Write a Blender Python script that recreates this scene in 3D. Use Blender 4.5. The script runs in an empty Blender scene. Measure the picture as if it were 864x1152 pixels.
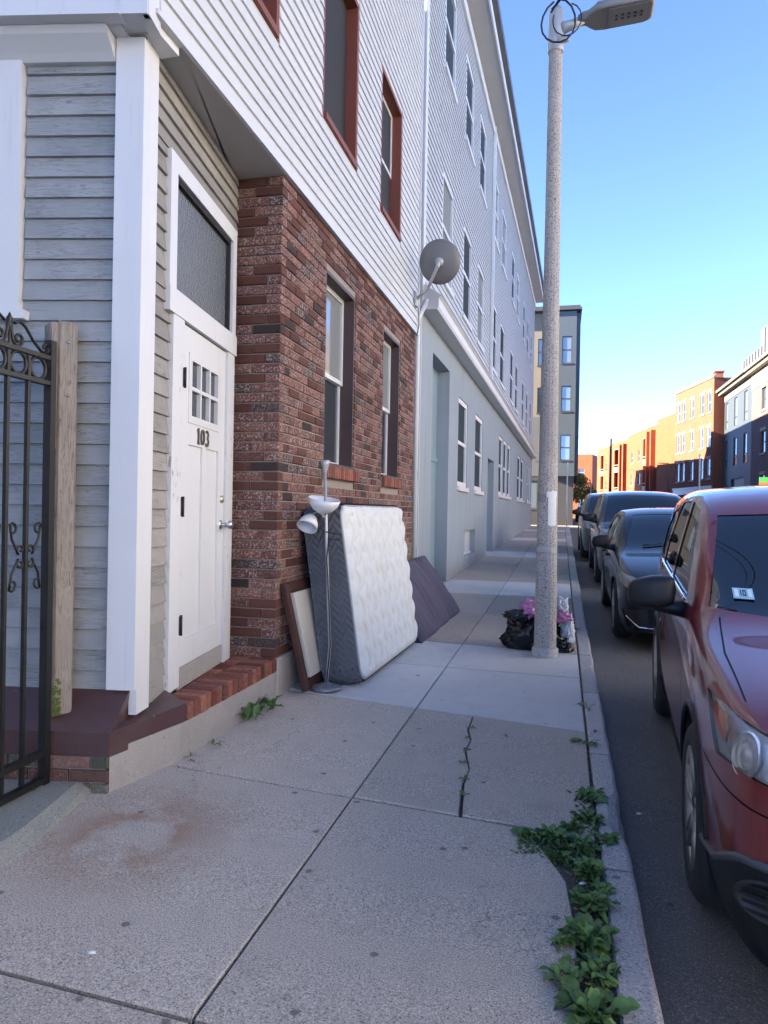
import bpy, bmesh, math, random
import numpy as np
from mathutils import Vector, Matrix
R_ = math.radians
random.seed(7)
SC = bpy.context.scene
COL = SC.collection

# ------------------------------------------------------------------ camera
YAW, ROLL, PITCH, CAMH = 0.23925, R_(1.0), R_(-0.14), 1.42
cam = bpy.data.cameras.new('camera'); cam_o = bpy.data.objects.new('camera', cam); COL.objects.link(cam_o)
cam.sensor_fit = 'HORIZONTAL'; cam.sensor_width = 36; cam.lens = 36*820/864; cam.clip_end = 2000; cam.clip_start = 0.05
_F = Vector((-math.sin(YAW), math.cos(YAW), 0)); _R = Vector((math.cos(YAW), math.sin(YAW), 0)); _U = Vector((0, 0, 1))
_F2 = _F*math.cos(PITCH)+_U*math.sin(PITCH); _U2 = _U*math.cos(PITCH)-_F*math.sin(PITCH)
_cr = _R*math.cos(ROLL)+_U2*math.sin(ROLL); _cu = _U2*math.cos(ROLL)-_R*math.sin(ROLL)
cam_o.matrix_world = Matrix(((_cr.x, _cu.x, -_F2.x, 0), (_cr.y, _cu.y, -_F2.y, 0), (_cr.z, _cu.z, -_F2.z, CAMH), (0, 0, 0, 1)))
SC.camera = cam_o
# ------------------------------------------------------------------ sky, sun, exposure
SUN_EL, SUN_A = R_(21), R_(14)            # low sun from the left, slightly behind the camera
w = bpy.data.worlds.new('World'); SC.world = w; w.use_nodes = True
nt = w.node_tree; bgn = nt.nodes['Background']; sky = nt.nodes.new('ShaderNodeTexSky')
sky.sky_type = 'NISHITA'; sky.sun_disc = False; sky.sun_elevation = SUN_EL
sky.sun_rotation = R_(270)-SUN_A
sky.air_density = 0.4; sky.dust_density = 0.0; sky.ozone_density = 2.4; sky.altitude = 4500
nt.links.new(sky.outputs[0], bgn.inputs[0]); bgn.inputs[1].default_value = 0.15
sun = bpy.data.lights.new('sun', 'SUN'); sun.energy = 5.0; sun.angle = R_(0.5); sun.color = (1, .84, .64)
sun_o = bpy.data.objects.new('sun', sun); COL.objects.link(sun_o)
_d = Vector((math.cos(SUN_EL)*math.cos(SUN_A), math.cos(SUN_EL)*math.sin(SUN_A), -math.sin(SUN_EL)))
sun_o.rotation_euler = _d.to_track_quat('-Z', 'Y').to_euler(); sun_o.location = (-30, -10, 30)
SC.view_settings.view_transform = 'Standard'; SC.view_settings.look = 'None'
SC.view_settings.exposure = 3.2; SC.view_settings.gamma = 1
SC.cycles.max_bounces = 6; SC.cycles.use_denoising = True; SC.cycles.transparent_max_bounces = 12

# ------------------------------------------------------------------ helpers
WM = {}
def tag(o, label=None, cat=None, group=None, kind=None):
    if label: o['label'] = label
    if cat: o['category'] = cat
    if group: o['group'] = group
    if kind: o['kind'] = kind
    return o
def thing(name, label, cat, loc=(0, 0, 0), group=None, rotz=0):
    o = bpy.data.objects.new(name, None); COL.objects.link(o); o.empty_display_size = .1
    M = Matrix.Translation(Vector(loc)) @ Matrix.Rotation(rotz, 4, 'Z'); o.matrix_basis = M; WM[o] = M
    return tag(o, label, cat, group)
class MB:
    def __init__(s): s.v = []; s.f = []; s.sm = []
    def add(s, vs, fs, smooth=False):
        b = len(s.v); s.v += [tuple(p) for p in vs]; s.f += [tuple(i+b for i in f) for f in fs]; s.sm += [smooth]*len(fs); return s
    def box(s, x0, x1, y0, y1, z0, z1, M=None):
        p = [(x, y, z) for z in (z0, z1) for y in (y0, y1) for x in (x0, x1)]
        if M is not None: p = [M @ Vector(q) for q in p]
        return s.add(p, [(0, 2, 3, 1), (4, 5, 7, 6), (0, 1, 5, 4), (2, 6, 7, 3), (0, 4, 6, 2), (1, 3, 7, 5)])
    def cbox(s, x0, x1, y0, y1, z0, z1, c=.006, M=None):
        # box with chamfered edges
        vs = []; d = {}
        X = (x0, x1); Y = (y0, y1); Z = (z0, z1)
        for i in (0, 1):
            for j in (0, 1):
                for k in (0, 1):
                    sx, sy, sz = (1-2*i)*c, (1-2*j)*c, (1-2*k)*c
                    for a, q in enumerate(((X[i], Y[j]+sy, Z[k]+sz), (X[i]+sx, Y[j], Z[k]+sz), (X[i]+sx, Y[j]+sy, Z[k]))):
                        d[i, j, k, a] = len(vs); vs.append(q)
        f = []
        for i in (0, 1): f.append([d[i, 0, 0, 0], d[i, 1, 0, 0], d[i, 1, 1, 0], d[i, 0, 1, 0]][::(1 if i else -1)])
        for j in (0, 1): f.append([d[0, j, 0, 1], d[1, j, 0, 1], d[1, j, 1, 1], d[0, j, 1, 1]][::(-1 if j else 1)])
        for k in (0, 1): f.append([d[0, 0, k, 2], d[1, 0, k, 2], d[1, 1, k, 2], d[0, 1, k, 2]][::(1 if k else -1)])
        for j in (0, 1):
            for k in (0, 1): f.append([d[0, j, k, 1], d[1, j, k, 1], d[1, j, k, 2], d[0, j, k, 2]])
        for i in (0, 1):
            for k in (0, 1): f.append([d[i, 0, k, 0], d[i, 1, k, 0], d[i, 1, k, 2], d[i, 0, k, 2]])
        for i in (0, 1):
            for j in (0, 1): f.append([d[i, j, 0, 0], d[i, j, 1, 0], d[i, j, 1, 1], d[i, j, 0, 1]])
        for i in (0, 1):
            for j in (0, 1):
                for k in (0, 1): f.append([d[i, j, k, 0], d[i, j, k, 1], d[i, j, k, 2]])
        if M is not None: vs = [M @ Vector(q) for q in vs]
        return s.add(vs, f)
    def prism(s, poly, z0, z1, M=None):
        n = len(poly); vs = [(x, y, z0) for x, y in poly]+[(x, y, z1) for x, y in poly]
        if M is not None: vs = [M @ Vector(q) for q in vs]
        return s.add(vs, [tuple(range(n))[::-1], tuple(range(n, 2*n))]+[(i, (i+1) % n, n+(i+1) % n, n+i) for i in range(n)])
    def tube(s, pts, r, n=10, cap=True, smooth=True):
        pts = [Vector(p) for p in pts]; m = len(pts); rs = r if isinstance(r, (list, tuple)) else [r]*m
        vs = []; up = None
        for i, p in enumerate(pts):
            t = (pts[min(i+1, m-1)]-pts[max(i-1, 0)]).normalized()
            if up is None: up = Vector((0, 0, 1)) if abs(t.z) < .9 else Vector((1, 0, 0))
            a = t.cross(up)
            if a.length < 1e-5: a = t.orthogonal()
            a.normalize(); up = a.cross(t).normalized()
            for k in range(n):
                th = 2*math.pi*k/n; vs.append(p+(a*math.cos(th)+up*math.sin(th))*rs[i])
        f = [(i*n+k, i*n+(k+1) % n, (i+1)*n+(k+1) % n, (i+1)*n+k) for i in range(m-1) for k in range(n)]
        s.add(vs, f, smooth)
        if cap:
            b = len(s.v)-len(vs); s.f += [tuple(b+k for k in range(n))[::-1], tuple(b+(m-1)*n+k for k in range(n))]; s.sm += [False, False]
        return s
    def lathe(s, prof, n=24, M=None, smooth=True):
        vs = [(r*math.cos(2*math.pi*k/n), r*math.sin(2*math.pi*k/n), z) for r, z in prof for k in range(n)]
        if M is not None: vs = [M @ Vector(q) for q in vs]
        return s.add(vs, [(i*n+k, i*n+(k+1) % n, (i+1)*n+(k+1) % n, (i+1)*n+k) for i in range(len(prof)-1) for k in range(n)], smooth)
    def grid(s, fn, nu, nv, smooth=True):
        vs = [fn(i/nu, j/nv) for i in range(nu+1) for j in range(nv+1)]
        return s.add(vs, [(i*(nv+1)+j, (i+1)*(nv+1)+j, (i+1)*(nv+1)+j+1, i*(nv+1)+j+1) for i in range(nu) for j in range(nv)], smooth)
    def mesh(s, name):
        me = bpy.data.meshes.new(name); me.from_pydata(s.v, [], s.f); me.polygons.foreach_set('use_smooth', s.sm); me.update(); return me
def obj(name, mb, mat, parent=None, M=None, kind=None, label=None):
    me = mb if isinstance(mb, bpy.types.Mesh) else mb.mesh(name)
    if mat is not None and not me.materials: me.materials.append(mat)
    o = bpy.data.objects.new(name, me); COL.objects.link(o)
    M = M if M is not None else Matrix()
    if parent is not None:
        o.parent = parent; o.matrix_parent_inverse = WM[parent].inverted()
    o.matrix_basis = M; WM[o] = M
    if kind: o['kind'] = kind
    if label: o['label'] = label
    return o
def frame(o, u, n=None):
    """local x along u (horizontal), y = outward normal-ish, z up"""
    u = Vector(u).normalized(); z = Vector((0, 0, 1)); y = z.cross(u)
    return Matrix(((u.x, y.x, z.x, o[0]), (u.y, y.y, z.y, o[1]), (u.z, y.z, z.z, o[2]), (0, 0, 0, 1)))
def gz(y):
    if y < 12: return .01*y
    if y < 42: return .12+.02*(y-12)
    return .72+.002*(min(y, 120)-42)
def holes_split(y0, y1, z0, z1, holes):
    """rectangles covering the area outside the holes"""
    ys = sorted({y0, y1, *[max(y0, min(y1, h[i])) for h in holes for i in (0, 1)]}); out = []
    for a, b in zip(ys, ys[1:]):
        if b-a < 1e-4: continue
        m = (a+b)/2; zz = sorted([(h[2], h[3]) for h in holes if h[0] < m < h[1]]); c = z0
        for p, q in zz:
            if p > c+1e-4: out.append((a, b, c, min(p, z1)))
            c = max(c, q)
        if c < z1-1e-4: out.append((a, b, c, z1))
    return out

# ------------------------------------------------------------------ materials
class NT:
    def __init__(s, name):
        s.m = bpy.data.materials.new(name); s.m.use_nodes = True; s.t = s.m.node_tree; s.b = s.t.nodes['Principled BSDF']; s.c = None
    def n(s, typ, **kw):
        nd = s.t.nodes.new('ShaderNode'+typ)
        for k, v in kw.items(): setattr(nd, k, v)
        return nd
    def l(s, a, b): s.t.links.new(a, b)
    def coord(s, scale=(1, 1, 1), obj_rand=False):
        tc = s.n('TexCoord'); mp = s.n('Mapping'); s.l(tc.outputs['Object'], mp.inputs['Vector']); mp.inputs['Scale'].default_value = scale
        if obj_rand:
            oi = s.n('ObjectInfo'); mu = s.n('VectorMath', operation='SCALE'); cx = s.n('CombineXYZ')
            for i in range(3): s.l(oi.outputs['Random'], cx.inputs[i])
            s.l(cx.outputs[0], mu.inputs[0]); mu.inputs['Scale'].default_value = 37.0; s.l(mu.outputs[0], mp.inputs['Location'])
        return mp.outputs[0]
    def noise(s, vec, scale, detail=3, rough=.55, dist=0):
        nd = s.n('TexNoise'); s.l(vec, nd.inputs['Vector']); nd.inputs['Scale'].default_value = scale; nd.inputs['Detail'].default_value = detail
        nd.inputs['Roughness'].default_value = rough; nd.inputs['Distortion'].default_value = dist; return nd.outputs['Fac']
    def ramp(s, fac, stops):
        r = s.n('ValToRGB'); el = r.color_ramp.elements
        while len(el) < len(stops): el.new(.5)
        for e, (p, c) in zip(el, stops):
            e.position = p; e.color = (c if len(c) == 4 else (*c, 1)) if isinstance(c, (tuple, list)) else (c, c, c, 1)
        s.l(fac, r.inputs[0]); return r.outputs[0]
    def mix(s, a, b, fac, mode='MIX'):
        m = s.n('Mix', data_type='RGBA', blend_type=mode)
        for inp, v in ((m.inputs[0], fac), (m.inputs[6], a), (m.inputs[7], b)):
            if isinstance(v, (int, float)): inp.default_value = v if inp.type == 'VALUE' else (v, v, v, 1)
            elif isinstance(v, (tuple, list)): inp.default_value = (*v[:3], 1)
            else: s.l(v, inp)
        return m.outputs[2]
    def math(s, op, a, b=None, clamp=False):
        m = s.n('Math', operation=op, use_clamp=clamp)
        for inp, v in zip(m.inputs, (a, b)):
            if v is None: continue
            if isinstance(v, (int, float)): inp.default_value = v
            else: s.l(v, inp)
        return m.outputs[0]
    def bump(s, h, strength=.3, dist=.01):
        b = s.n('Bump'); b.inputs['Strength'].default_value = strength; b.inputs['Distance'].default_value = dist; s.l(h, b.inputs['Height'])
        s.l(b.outputs[0], s.b.inputs['Normal']); return b
    def out(s, col, rough=.7, metal=0, spec=.5, coat=0):
        b = s.b
        if isinstance(col, (tuple, list)): b.inputs['Base Color'].default_value = (*col[:3], 1)
        else: s.l(col, b.inputs['Base Color'])
        if isinstance(rough, (int, float)): b.inputs['Roughness'].default_value = rough
        else: s.l(rough, b.inputs['Roughness'])
        b.inputs['Metallic'].default_value = metal; b.inputs['Specular IOR Level'].default_value = spec; b.inputs['Coat Weight'].default_value = coat
        b.inputs['Coat Roughness'].default_value = .03
        return s.m
def sc(c, k): return tuple(x*k for x in c)
def plain(name, c, rough=.6, var=.12, vs=6, bump=.0, bs=60, metal=0, spec=.5, coat=0, orand=0.0):
    t = NT(name); v = t.coord(obj_rand=orand > 0)
    col = t.mix(sc(c, 1-var), sc(c, 1+var), t.noise(v, vs, 4))
    if orand:
        oi = t.n('ObjectInfo'); k = t.math('MULTIPLY_ADD', oi.outputs['Random'], 2*orand); t.t.nodes[-1].inputs[2].default_value = 1-orand
        col = t.mix(col, k, 1.0, 'MULTIPLY')
    if bump: t.bump(t.noise(v, bs, 4), bump, .004)
    return t.out(col, rough, metal, spec, coat)
MAT = {}
def speckled(name, base, dark, light, scale=170, dd=.36, ll=.63, var=.12, rough=.85, stain=None, bump=.25, tint=(1,1,1), cracks=0):
    """concrete / granite: aggregate specks, soft blotches, optional stain"""
    t = NT(name); v = t.coord()
    n1 = t.noise(v, scale, 2, .5)
    n2 = t.noise(v, 1.3, 5, .6); n3 = t.noise(v, 9, 4, .6); nf = t.noise(v, 620, 1)
    col = t.mix(sc(base, 1-var), sc(base, 1+var), n2)
    col = t.mix(col, sc(base, .86), t.ramp(n3, [(.5, 0), (.75, .8)]))
    col = t.mix(col, dark, t.ramp(n1, [(dd-.05, .85), (dd+.02, 0)]))
    col = t.mix(col, light, t.ramp(n1, [(ll-.02, 0), (ll+.05, .8)]))
    col = t.mix(col, sc(base, .6), t.ramp(nf, [(.3, .4), (.45, 0)]))
    # gum and oil spots
    vo = t.n('TexVoronoi', voronoi_dimensions='2D'); vo.inputs['Scale'].default_value = 2.6; t.l(v, vo.inputs['Vector'])
    sp = t.math('ADD', vo.outputs['Distance'], t.math('MULTIPLY', t.noise(v, 40, 2), .05))
    keep = t.ramp(vo.outputs['Color'], [(.50, 0), (.52, 1)])
    col = t.mix(col, sc(dark, .9), t.mix(0.0, t.ramp(sp, [(.052, .75), (.072, 0)]), keep))
    oi = t.n('ObjectInfo'); col = t.mix(col, t.mix((.88, .88, .88), (1.1, 1.09, 1.08), oi.outputs['Random']), 1.0, 'MULTIPLY')
    col = t.mix(col, sc(base, .55), t.ramp(t.noise(v, .55, 6, .7), [(.55, 0), (.72, .45)]))
    if cracks:
        vd = t.n('VectorMath', operation='ADD'); nn_ = t.n('TexNoise'); nn_.inputs['Scale'].default_value = 3.5; nn_.inputs['Detail'].default_value = 5; t.l(v, nn_.inputs['Vector'])
        t.l(v, vd.inputs[0]); t.l(nn_.outputs['Color'], vd.inputs[1])
        ve = t.n('TexVoronoi', voronoi_dimensions='2D', feature='DISTANCE_TO_EDGE'); ve.inputs['Scale'].default_value = .8; t.l(vd.outputs[0], ve.inputs['Vector'])
        col = t.mix(col, sc(dark, .6), t.mix(0.0, t.ramp(ve.outputs['Distance'], [(.0015, .8), (.004, 0)]), t.ramp(t.noise(v, .7, 2), [(.50, 0), (.56, cracks)])))
    if stain: col = stain(t, v, col)
    t.bump(t.math('ADD', n1, t.math('MULTIPLY', n3, .5)), bump, .003)
    return t.out(col, rough, spec=.3)
def rust_ring(t, v, col):
    sx = t.n('SeparateXYZ'); t.l(v, sx.inputs[0]); nz = t.noise(v, 5, 5, .65)
    dx = t.math('MULTIPLY', t.math('ADD', sx.outputs[0], 1.75), 1.15); dy = t.math('ADD', sx.outputs[1], -2.76)
    r = t.math('SQRT', t.math('ADD', t.math('MULTIPLY', dx, dx), t.math('MULTIPLY', dy, dy)))
    r = t.math('ADD', r, t.math('MULTIPLY', t.math('SUBTRACT', nz, .5), .55))
    ring = t.ramp(r, [(.10, 0), (.27, .75), (.33, .55), (.62, 0)])
    return t.mix(col, (.26, .125, .055), t.mix(0.0, ring, t.ramp(nz, [(.35, .15), (.6, .85)])))
MAT['walk'] = speckled('walk_aggregate', (.435, .378, .312), (.12, .105, .088), (.70, .62, .53), stain=rust_ring, ll=.59, dd=.405, scale=180, cracks=.7)
MAT['walk_old'] = speckled('walk_worn', (.37, .32, .265), (.12, .105, .09), (.56, .50, .42), scale=130, dd=.41, cracks=.7)
MAT['walk_new'] = speckled('walk_new_concrete', (.51, .50, .48), (.34, .335, .325), (.60, .59, .57), scale=120, dd=.34, ll=.68, bump=.15)
MAT['kerb'] = speckled('kerb_granite', (.37, .355, .34), (.10, .10, .10), (.56, .55, .53), scale=110, dd=.38, ll=.6, bump=.5)
MAT['asphalt'] = speckled('asphalt', (.115, .109, .106), (.045, .043, .042), (.24, .23, .22), scale=130, dd=.38, ll=.60, var=.25, cracks=1)
MAT['soil'] = speckled('joint_soil', (.075, .064, .05), (.03, .025, .02), (.15, .13, .10), scale=90)
MAT['footing'] = speckled('footing_concrete', (.34, .32, .30), (.17, .16, .15), (.46, .44, .42), scale=60, dd=.33, ll=.68, var=.3)
MAT['path'] = speckled('yard_concrete', (.22, .225, .20), (.09, .10, .08), (.36, .35, .32), scale=120, dd=.37, var=.3)
MAT['pole'] = speckled('pole_concrete', (.36, .335, .31), (.07, .067, .065), (.50, .47, .44), scale=95, dd=.435, ll=.66, bump=.3, var=.15)
def stucco_mat():
    t = NT('grey_stucco'); v = t.coord(); st = t.coord((3, 3, .25))
    col = t.mix((.24, .285, .325), (.29, .33, .37), t.noise(v, .9, 6, .65))
    col = t.mix(col, (.19, .20, .195), t.ramp(t.noise(st, 1.2, 6, .65), [(.52, 0), (.8, .55)]))
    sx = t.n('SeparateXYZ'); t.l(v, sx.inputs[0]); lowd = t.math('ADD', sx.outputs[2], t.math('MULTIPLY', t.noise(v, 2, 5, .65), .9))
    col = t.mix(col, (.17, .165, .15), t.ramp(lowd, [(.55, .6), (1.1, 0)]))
    t.bump(t.noise(v, 90, 4), .35, .006); return t.out(col, .9, spec=.25)
MAT['stucco'] = stucco_mat()
MAT['stucco_rec'] = plain('blue_grey_panel', (.17, .25, .285), .7, .06)
def vinyl_mat(name, c):
    t = NT(name); v = t.coord(obj_rand=True); st = t.coord((3, 3, .4)); oi = t.n('ObjectInfo')
    col = t.mix(sc(c, .95), sc(c, 1.04), oi.outputs['Random']); col = t.mix(col, sc(c, .9), t.noise(v, 2, 5))
    col = t.mix(col, sc(c, .62), t.ramp(t.noise(st, 1.6, 6, .65), [(.56, 0), (.85, .5)])); return t.out(col, .5)
MAT['vinyl'] = vinyl_mat('white_vinyl', (.56, .575, .585)); MAT['vinyl2'] = vinyl_mat('pale_blue_vinyl', (.44, .46, .475))
def white_mat():
    t = NT('white_paint'); v = t.coord(); st = t.coord((14, 14, .7))
    col = t.mix((.56, .575, .59), (.62, .635, .65), t.noise(v, 3, 4))
    col = t.mix(col, (.36, .35, .335), t.ramp(t.noise(st, 1.5, 5, .6), [(.58, 0), (.85, .45)]))
    vo = t.n('TexVoronoi'); vo.inputs['Scale'].default_value = 5.5; t.l(v, vo.inputs['Vector'])
    col = t.mix(col, (.12, .11, .10), t.mix(0.0, t.ramp(vo.outputs['Distance'], [(.014, .9), (.022, 0)]), t.ramp(vo.outputs['Color'], [(.55, 0), (.57, 1)])))
    t.bump(t.noise(v, 40, 3), .05, .004); return t.out(col, .42)
MAT['white'] = white_mat()
MAT['trim'] = plain('white_trim', (.54, .56, .58), .45, .06, 2)
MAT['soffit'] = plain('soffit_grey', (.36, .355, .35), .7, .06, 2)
def maroon_mat():
    t = NT('maroon_paint'); v = t.coord(); n = t.noise(v, 9, 5, .65)
    col = t.mix((.055, .028, .030), (.085, .045, .045), t.noise(v, 3, 5, .6))
    col = t.mix(col, (.33, .30, .28), t.ramp(n, [(.68, 0), (.72, .8)])); col = t.mix(col, (.11, .10, .085), t.ramp(t.noise(v, 2, 5, .6), [(.5, 0), (.8, .5)]))
    t.bump(t.noise(v, 14, 4), .25, .01); return t.out(col, .36)
MAT['maroon'] = maroon_mat()
MAT['maroon2'] = plain('maroon_liner', (.055, .034, .034), .55, .2, 9)
MAT['rust'] = plain('rust_red_trim', (.17, .045, .026), .6, .12, 5)
MAT['iron'] = plain('black_iron', (.006, .006, .006), .5, .3, 40, .2, 160)
MAT['mortar'] = plain('mortar', (.27, .235, .215), .95, .2, 30, .3, 200)
MAT['black'] = plain('black_rubber', (.012, .012, .013), .6, .2, 20)
MAT['dark'] = plain('dark_interior', (.015, .015, .017), .8, .2, 3)
MAT['steel'] = plain('brushed_steel', (.55, .55, .54), .32, .1, 30, metal=1)
MAT['galv'] = plain('galvanised_metal', (.42, .43, .44), .5, .12, 12, metal=.4)
MAT['gasket'] = plain('gasket', (.01, .01, .01), .5, .1)

def brick_mat(name, base=((.122, .048, .036), (.090, .038, .032), (.108, .046, .038), (.052, .035, .033), (.135, .058, .040)), fleck=.95):
    t = NT(name); v = t.coord(obj_rand=True); ge = t.n('NewGeometry'); oi = t.n('ObjectInfo')
    r = t.math('FRACT', t.math('ADD', ge.outputs['Random Per Island'], t.math('MULTIPLY', oi.outputs['Random'], 7.13)))
    rr = t.n('ValToRGB'); rr.color_ramp.interpolation = 'CONSTANT'; el = rr.color_ramp.elements
    st = [(0, base[0]), (.28, base[1]), (.42, base[2]), (.70, base[4]), (.87, base[3])]
    while len(el) < len(st): el.new(.5)
    for e, (p, c) in zip(el, st): e.position = p; e.color = (*c, 1)
    t.l(r, rr.inputs[0]); col = rr.outputs[0]
    r2 = t.math('FRACT', t.math('MULTIPLY', r, 13.7))
    col = t.mix(col, t.mix((.7, .7, .7), (1.35, 1.35, 1.35), r2), 1.0, 'MULTIPLY')
    n = t.noise(v, 75, 4, .6, .5)
    # whitish flecks of the rusticated face, on some bricks only
    amt = t.ramp(r2, [(.28, 0), (.4, fleck)])
    col = t.mix(col, (.36, .28, .26), t.mix(0.0, t.ramp(n, [(.515, 0), (.60, 1)]), amt))
    col = t.mix(col, (.03, .02, .02), t.ramp(t.noise(v, 45, 3), [(.30, .6), (.42, 0)]))
    t.bump(n, .6, .006)
    return t.out(col, .85, spec=.3)
MAT['brick'] = brick_mat('brick')
MAT['brick_step'] = brick_mat('step_brick', ((.20, .065, .045), (.16, .05, .035), (.18, .065, .045), (.11, .045, .035), (.22, .085, .055)), .25)
MAT['brick_moss'] = brick_mat('mossy_brick', ((.085, .085, .065), (.10, .05, .04), (.07, .08, .055), (.06, .065, .055), (.12, .07, .055)), .3)
def clap_mat(name, a, b, dark, grain=.8):
    t = NT(name); v = t.coord((1.3, 20, 20), True); v2 = t.coord((1, 1, 1), True); oi = t.n('ObjectInfo')
    n = t.noise(v, 1.6, 6, .62, 1.6)
    col = t.mix(a, b, oi.outputs['Random'])
    col = t.mix(col, sc(a, .75), t.ramp(t.noise(v2, 4, 4), [(.45, 0), (.75, .7)]))
    wv = t.math('FRACT', t.math('MULTIPLY', n, 6.5))
    col = t.mix(col, dark, t.mix(0.0, t.ramp(wv, [(.0, grain), (.30, 0)]), t.ramp(t.noise(v2, 3.0, 2), [(.40, .12), (.56, 1)])))
    col = t.mix(col, dark, t.ramp(t.noise(v2, 220, 1), [(.22, .6), (.3, 0)]))
    t.bump(n, .25, .004)
    return t.out(col, .75, spec=.3)
MAT['clap'] = clap_mat('weathered_clapboard', (.25, .272, .285), (.315, .33, .335), (.085, .085, .09))
MAT['clap2'] = clap_mat('worn_clapboard', (.24, .235, .222), (.31, .30, .28), (.12, .11, .10), .9)
MAT['oldwood'] = clap_mat('weathered_wood', (.23, .205, .18), (.27, .24, .21), (.05, .042, .036), 1.0)
def peel_mat():
    t = NT('peeling_white_paint'); v = t.coord((1, 1, .35))
    n = t.noise(v, 38, 5, .65); n2 = t.noise(v, 5, 3)
    col = t.mix((.58, .595, .61), (.26, .245, .23), t.mix(0.0, t.ramp(n, [(.60, 0), (.64, .9)]), t.ramp(n2, [(.45, 0), (.6, 1)])))
    return t.out(col, .5)
MAT['peel'] = peel_mat()
def glass_mat(name, c, rough=.03, ior=1.55, wavy=0):
    t = NT(name)
    if wavy: t.bump(t.noise(t.coord(), 55, 3), wavy, .01)
    m = t.out(c, rough); t.b.inputs['IOR'].default_value = ior; return m
MAT['glass'] = glass_mat('window_glass', (.035, .042, .05), .04, 1.6)
MAT['glass_blind'] = glass_mat('blind_behind_glass', (.19, .21, .22), .6, 1.1)
MAT['glass_pale'] = glass_mat('window_glass_pale_sheen', (.22, .235, .24), .05, 1.6)  # pale base colour stands in for the lighter reflection in upper panes
MAT['glass_frost'] = glass_mat('frosted_glass', (.12, .14, .16), .16, 1.7, 1.0)
MAT['glass_screen'] = glass_mat('screened_window_glass', (.05, .062, .076), .6, 1.1)
MAT['glass_sky'] = glass_mat('sky_reflecting_glass', (.10, .13, .15), .03, 2.4)
def clear_mat(name, tint, ior=1.6):
    t = NT(name); tr = t.n('BsdfTransparent'); tr.inputs[0].default_value = (*tint, 1); gl = t.n('BsdfGlossy'); gl.inputs['Roughness'].default_value = .02
    fr = t.n('Fresnel'); fr.inputs[0].default_value = ior; mx = t.n('MixShader')
    t.l(fr.outputs[0], mx.inputs[0]); t.l(tr.outputs[0], mx.inputs[1]); t.l(gl.outputs[0], mx.inputs[2])
    t.l(mx.outputs[0], t.t.nodes['Material Output'].inputs['Surface']); return t.m
MAT['carglass'] = clear_mat('car_glass', (.30, .34, .37), 2.1)
MAT['lens'] = clear_mat('lamp_lens', (.9, .92, .95), 1.6)

for k_ in ('glass_screen', 'glass_blind'): MAT[k_].node_tree.nodes['Principled BSDF'].inputs['Specular IOR Level'].default_value = .0
# ------------------------------------------------------------------ ground, street, pavement
YB = [-80, -10, 0, 3, 6, 9, 12, 17, 22, 27, 32, 37, 42, 60, 80, 120, 700]
def strip(x0, x1, dz, ys=YB, xs=None):
    m = MB(); xs = xs or [x0, x1]; n = len(xs)
    vs = [(x, y, gz(y)+dz) for y in ys for x in xs]
    return m.add(vs, [(j*n+i, j*n+i+1, (j+1)*n+i+1, (j+1)*n+i) for j in range(len(ys)-1) for i in range(n-1)])
tag(obj('ground', strip(-500, 500, -.16), MAT['asphalt']), 'dark open ground around and beyond the street', 'ground', kind='structure')
street = tag(obj('street', strip(.2, 11.4, -.12), MAT['asphalt']), 'dark asphalt roadway beside the kerb', 'street', kind='structure')
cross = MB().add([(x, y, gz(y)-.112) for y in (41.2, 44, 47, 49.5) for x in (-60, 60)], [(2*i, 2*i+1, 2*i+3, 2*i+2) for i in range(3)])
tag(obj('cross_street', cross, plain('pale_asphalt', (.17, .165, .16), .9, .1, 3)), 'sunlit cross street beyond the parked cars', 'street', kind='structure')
sidewalk = tag(obj('sidewalk', strip(-9, .19, -.022, [y for y in YB if -15 < y < 41]+[41]), MAT['soil']), 'concrete pavement of square slabs along the houses', 'sidewalk', kind='structure')
XL = -.96
def tl(y0, s): return lambda x: y0+s*(x-XL)
rows = [tl(-3, 0), tl(-1.2, 0), tl(.35, 0), tl(1.815, -.063), tl(3.385, -.135), tl(4.985, -.20), tl(6.30, -.06), tl(7.40, -.17), tl(9.5, -.06), tl(11.63, -.04)]+[tl(11.63+1.9*i, -.02) for i in range(1, 16)]
rows[-1] = tl(40.9, 0)
def slab(pts, mat, dz=0, gap=.018):
    c = Vector((sum(p[0] for p in pts)/len(pts), sum(p[1] for p in pts)/len(pts)))
    top = []; low = []; rim = []
    for p in pts:
        q = Vector(p[:2]); d = Vector(((1 if c.x > q.x else -1)*gap*.55, (1 if c.y > q.y else -1)*gap)); a = q+d*.5; b = q+d
        rim.append((a.x, a.y, gz(a.y)-.006+dz)); top.append((b.x, b.y, gz(b.y)+dz)); low.append((a.x, a.y, gz(a.y)-.03+dz))
    n = len(pts); m = MB(); m.add(top+rim+low, [tuple(range(n))]+[(n+i, n+(i+1) % n, (i+1) % n, i) for i in range(n)]+[(2*n+i, 2*n+(i+1) % n, n+(i+1) % n, n+i) for i in range(n)])
    return obj('slab', m, mat, sidewalk)
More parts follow.
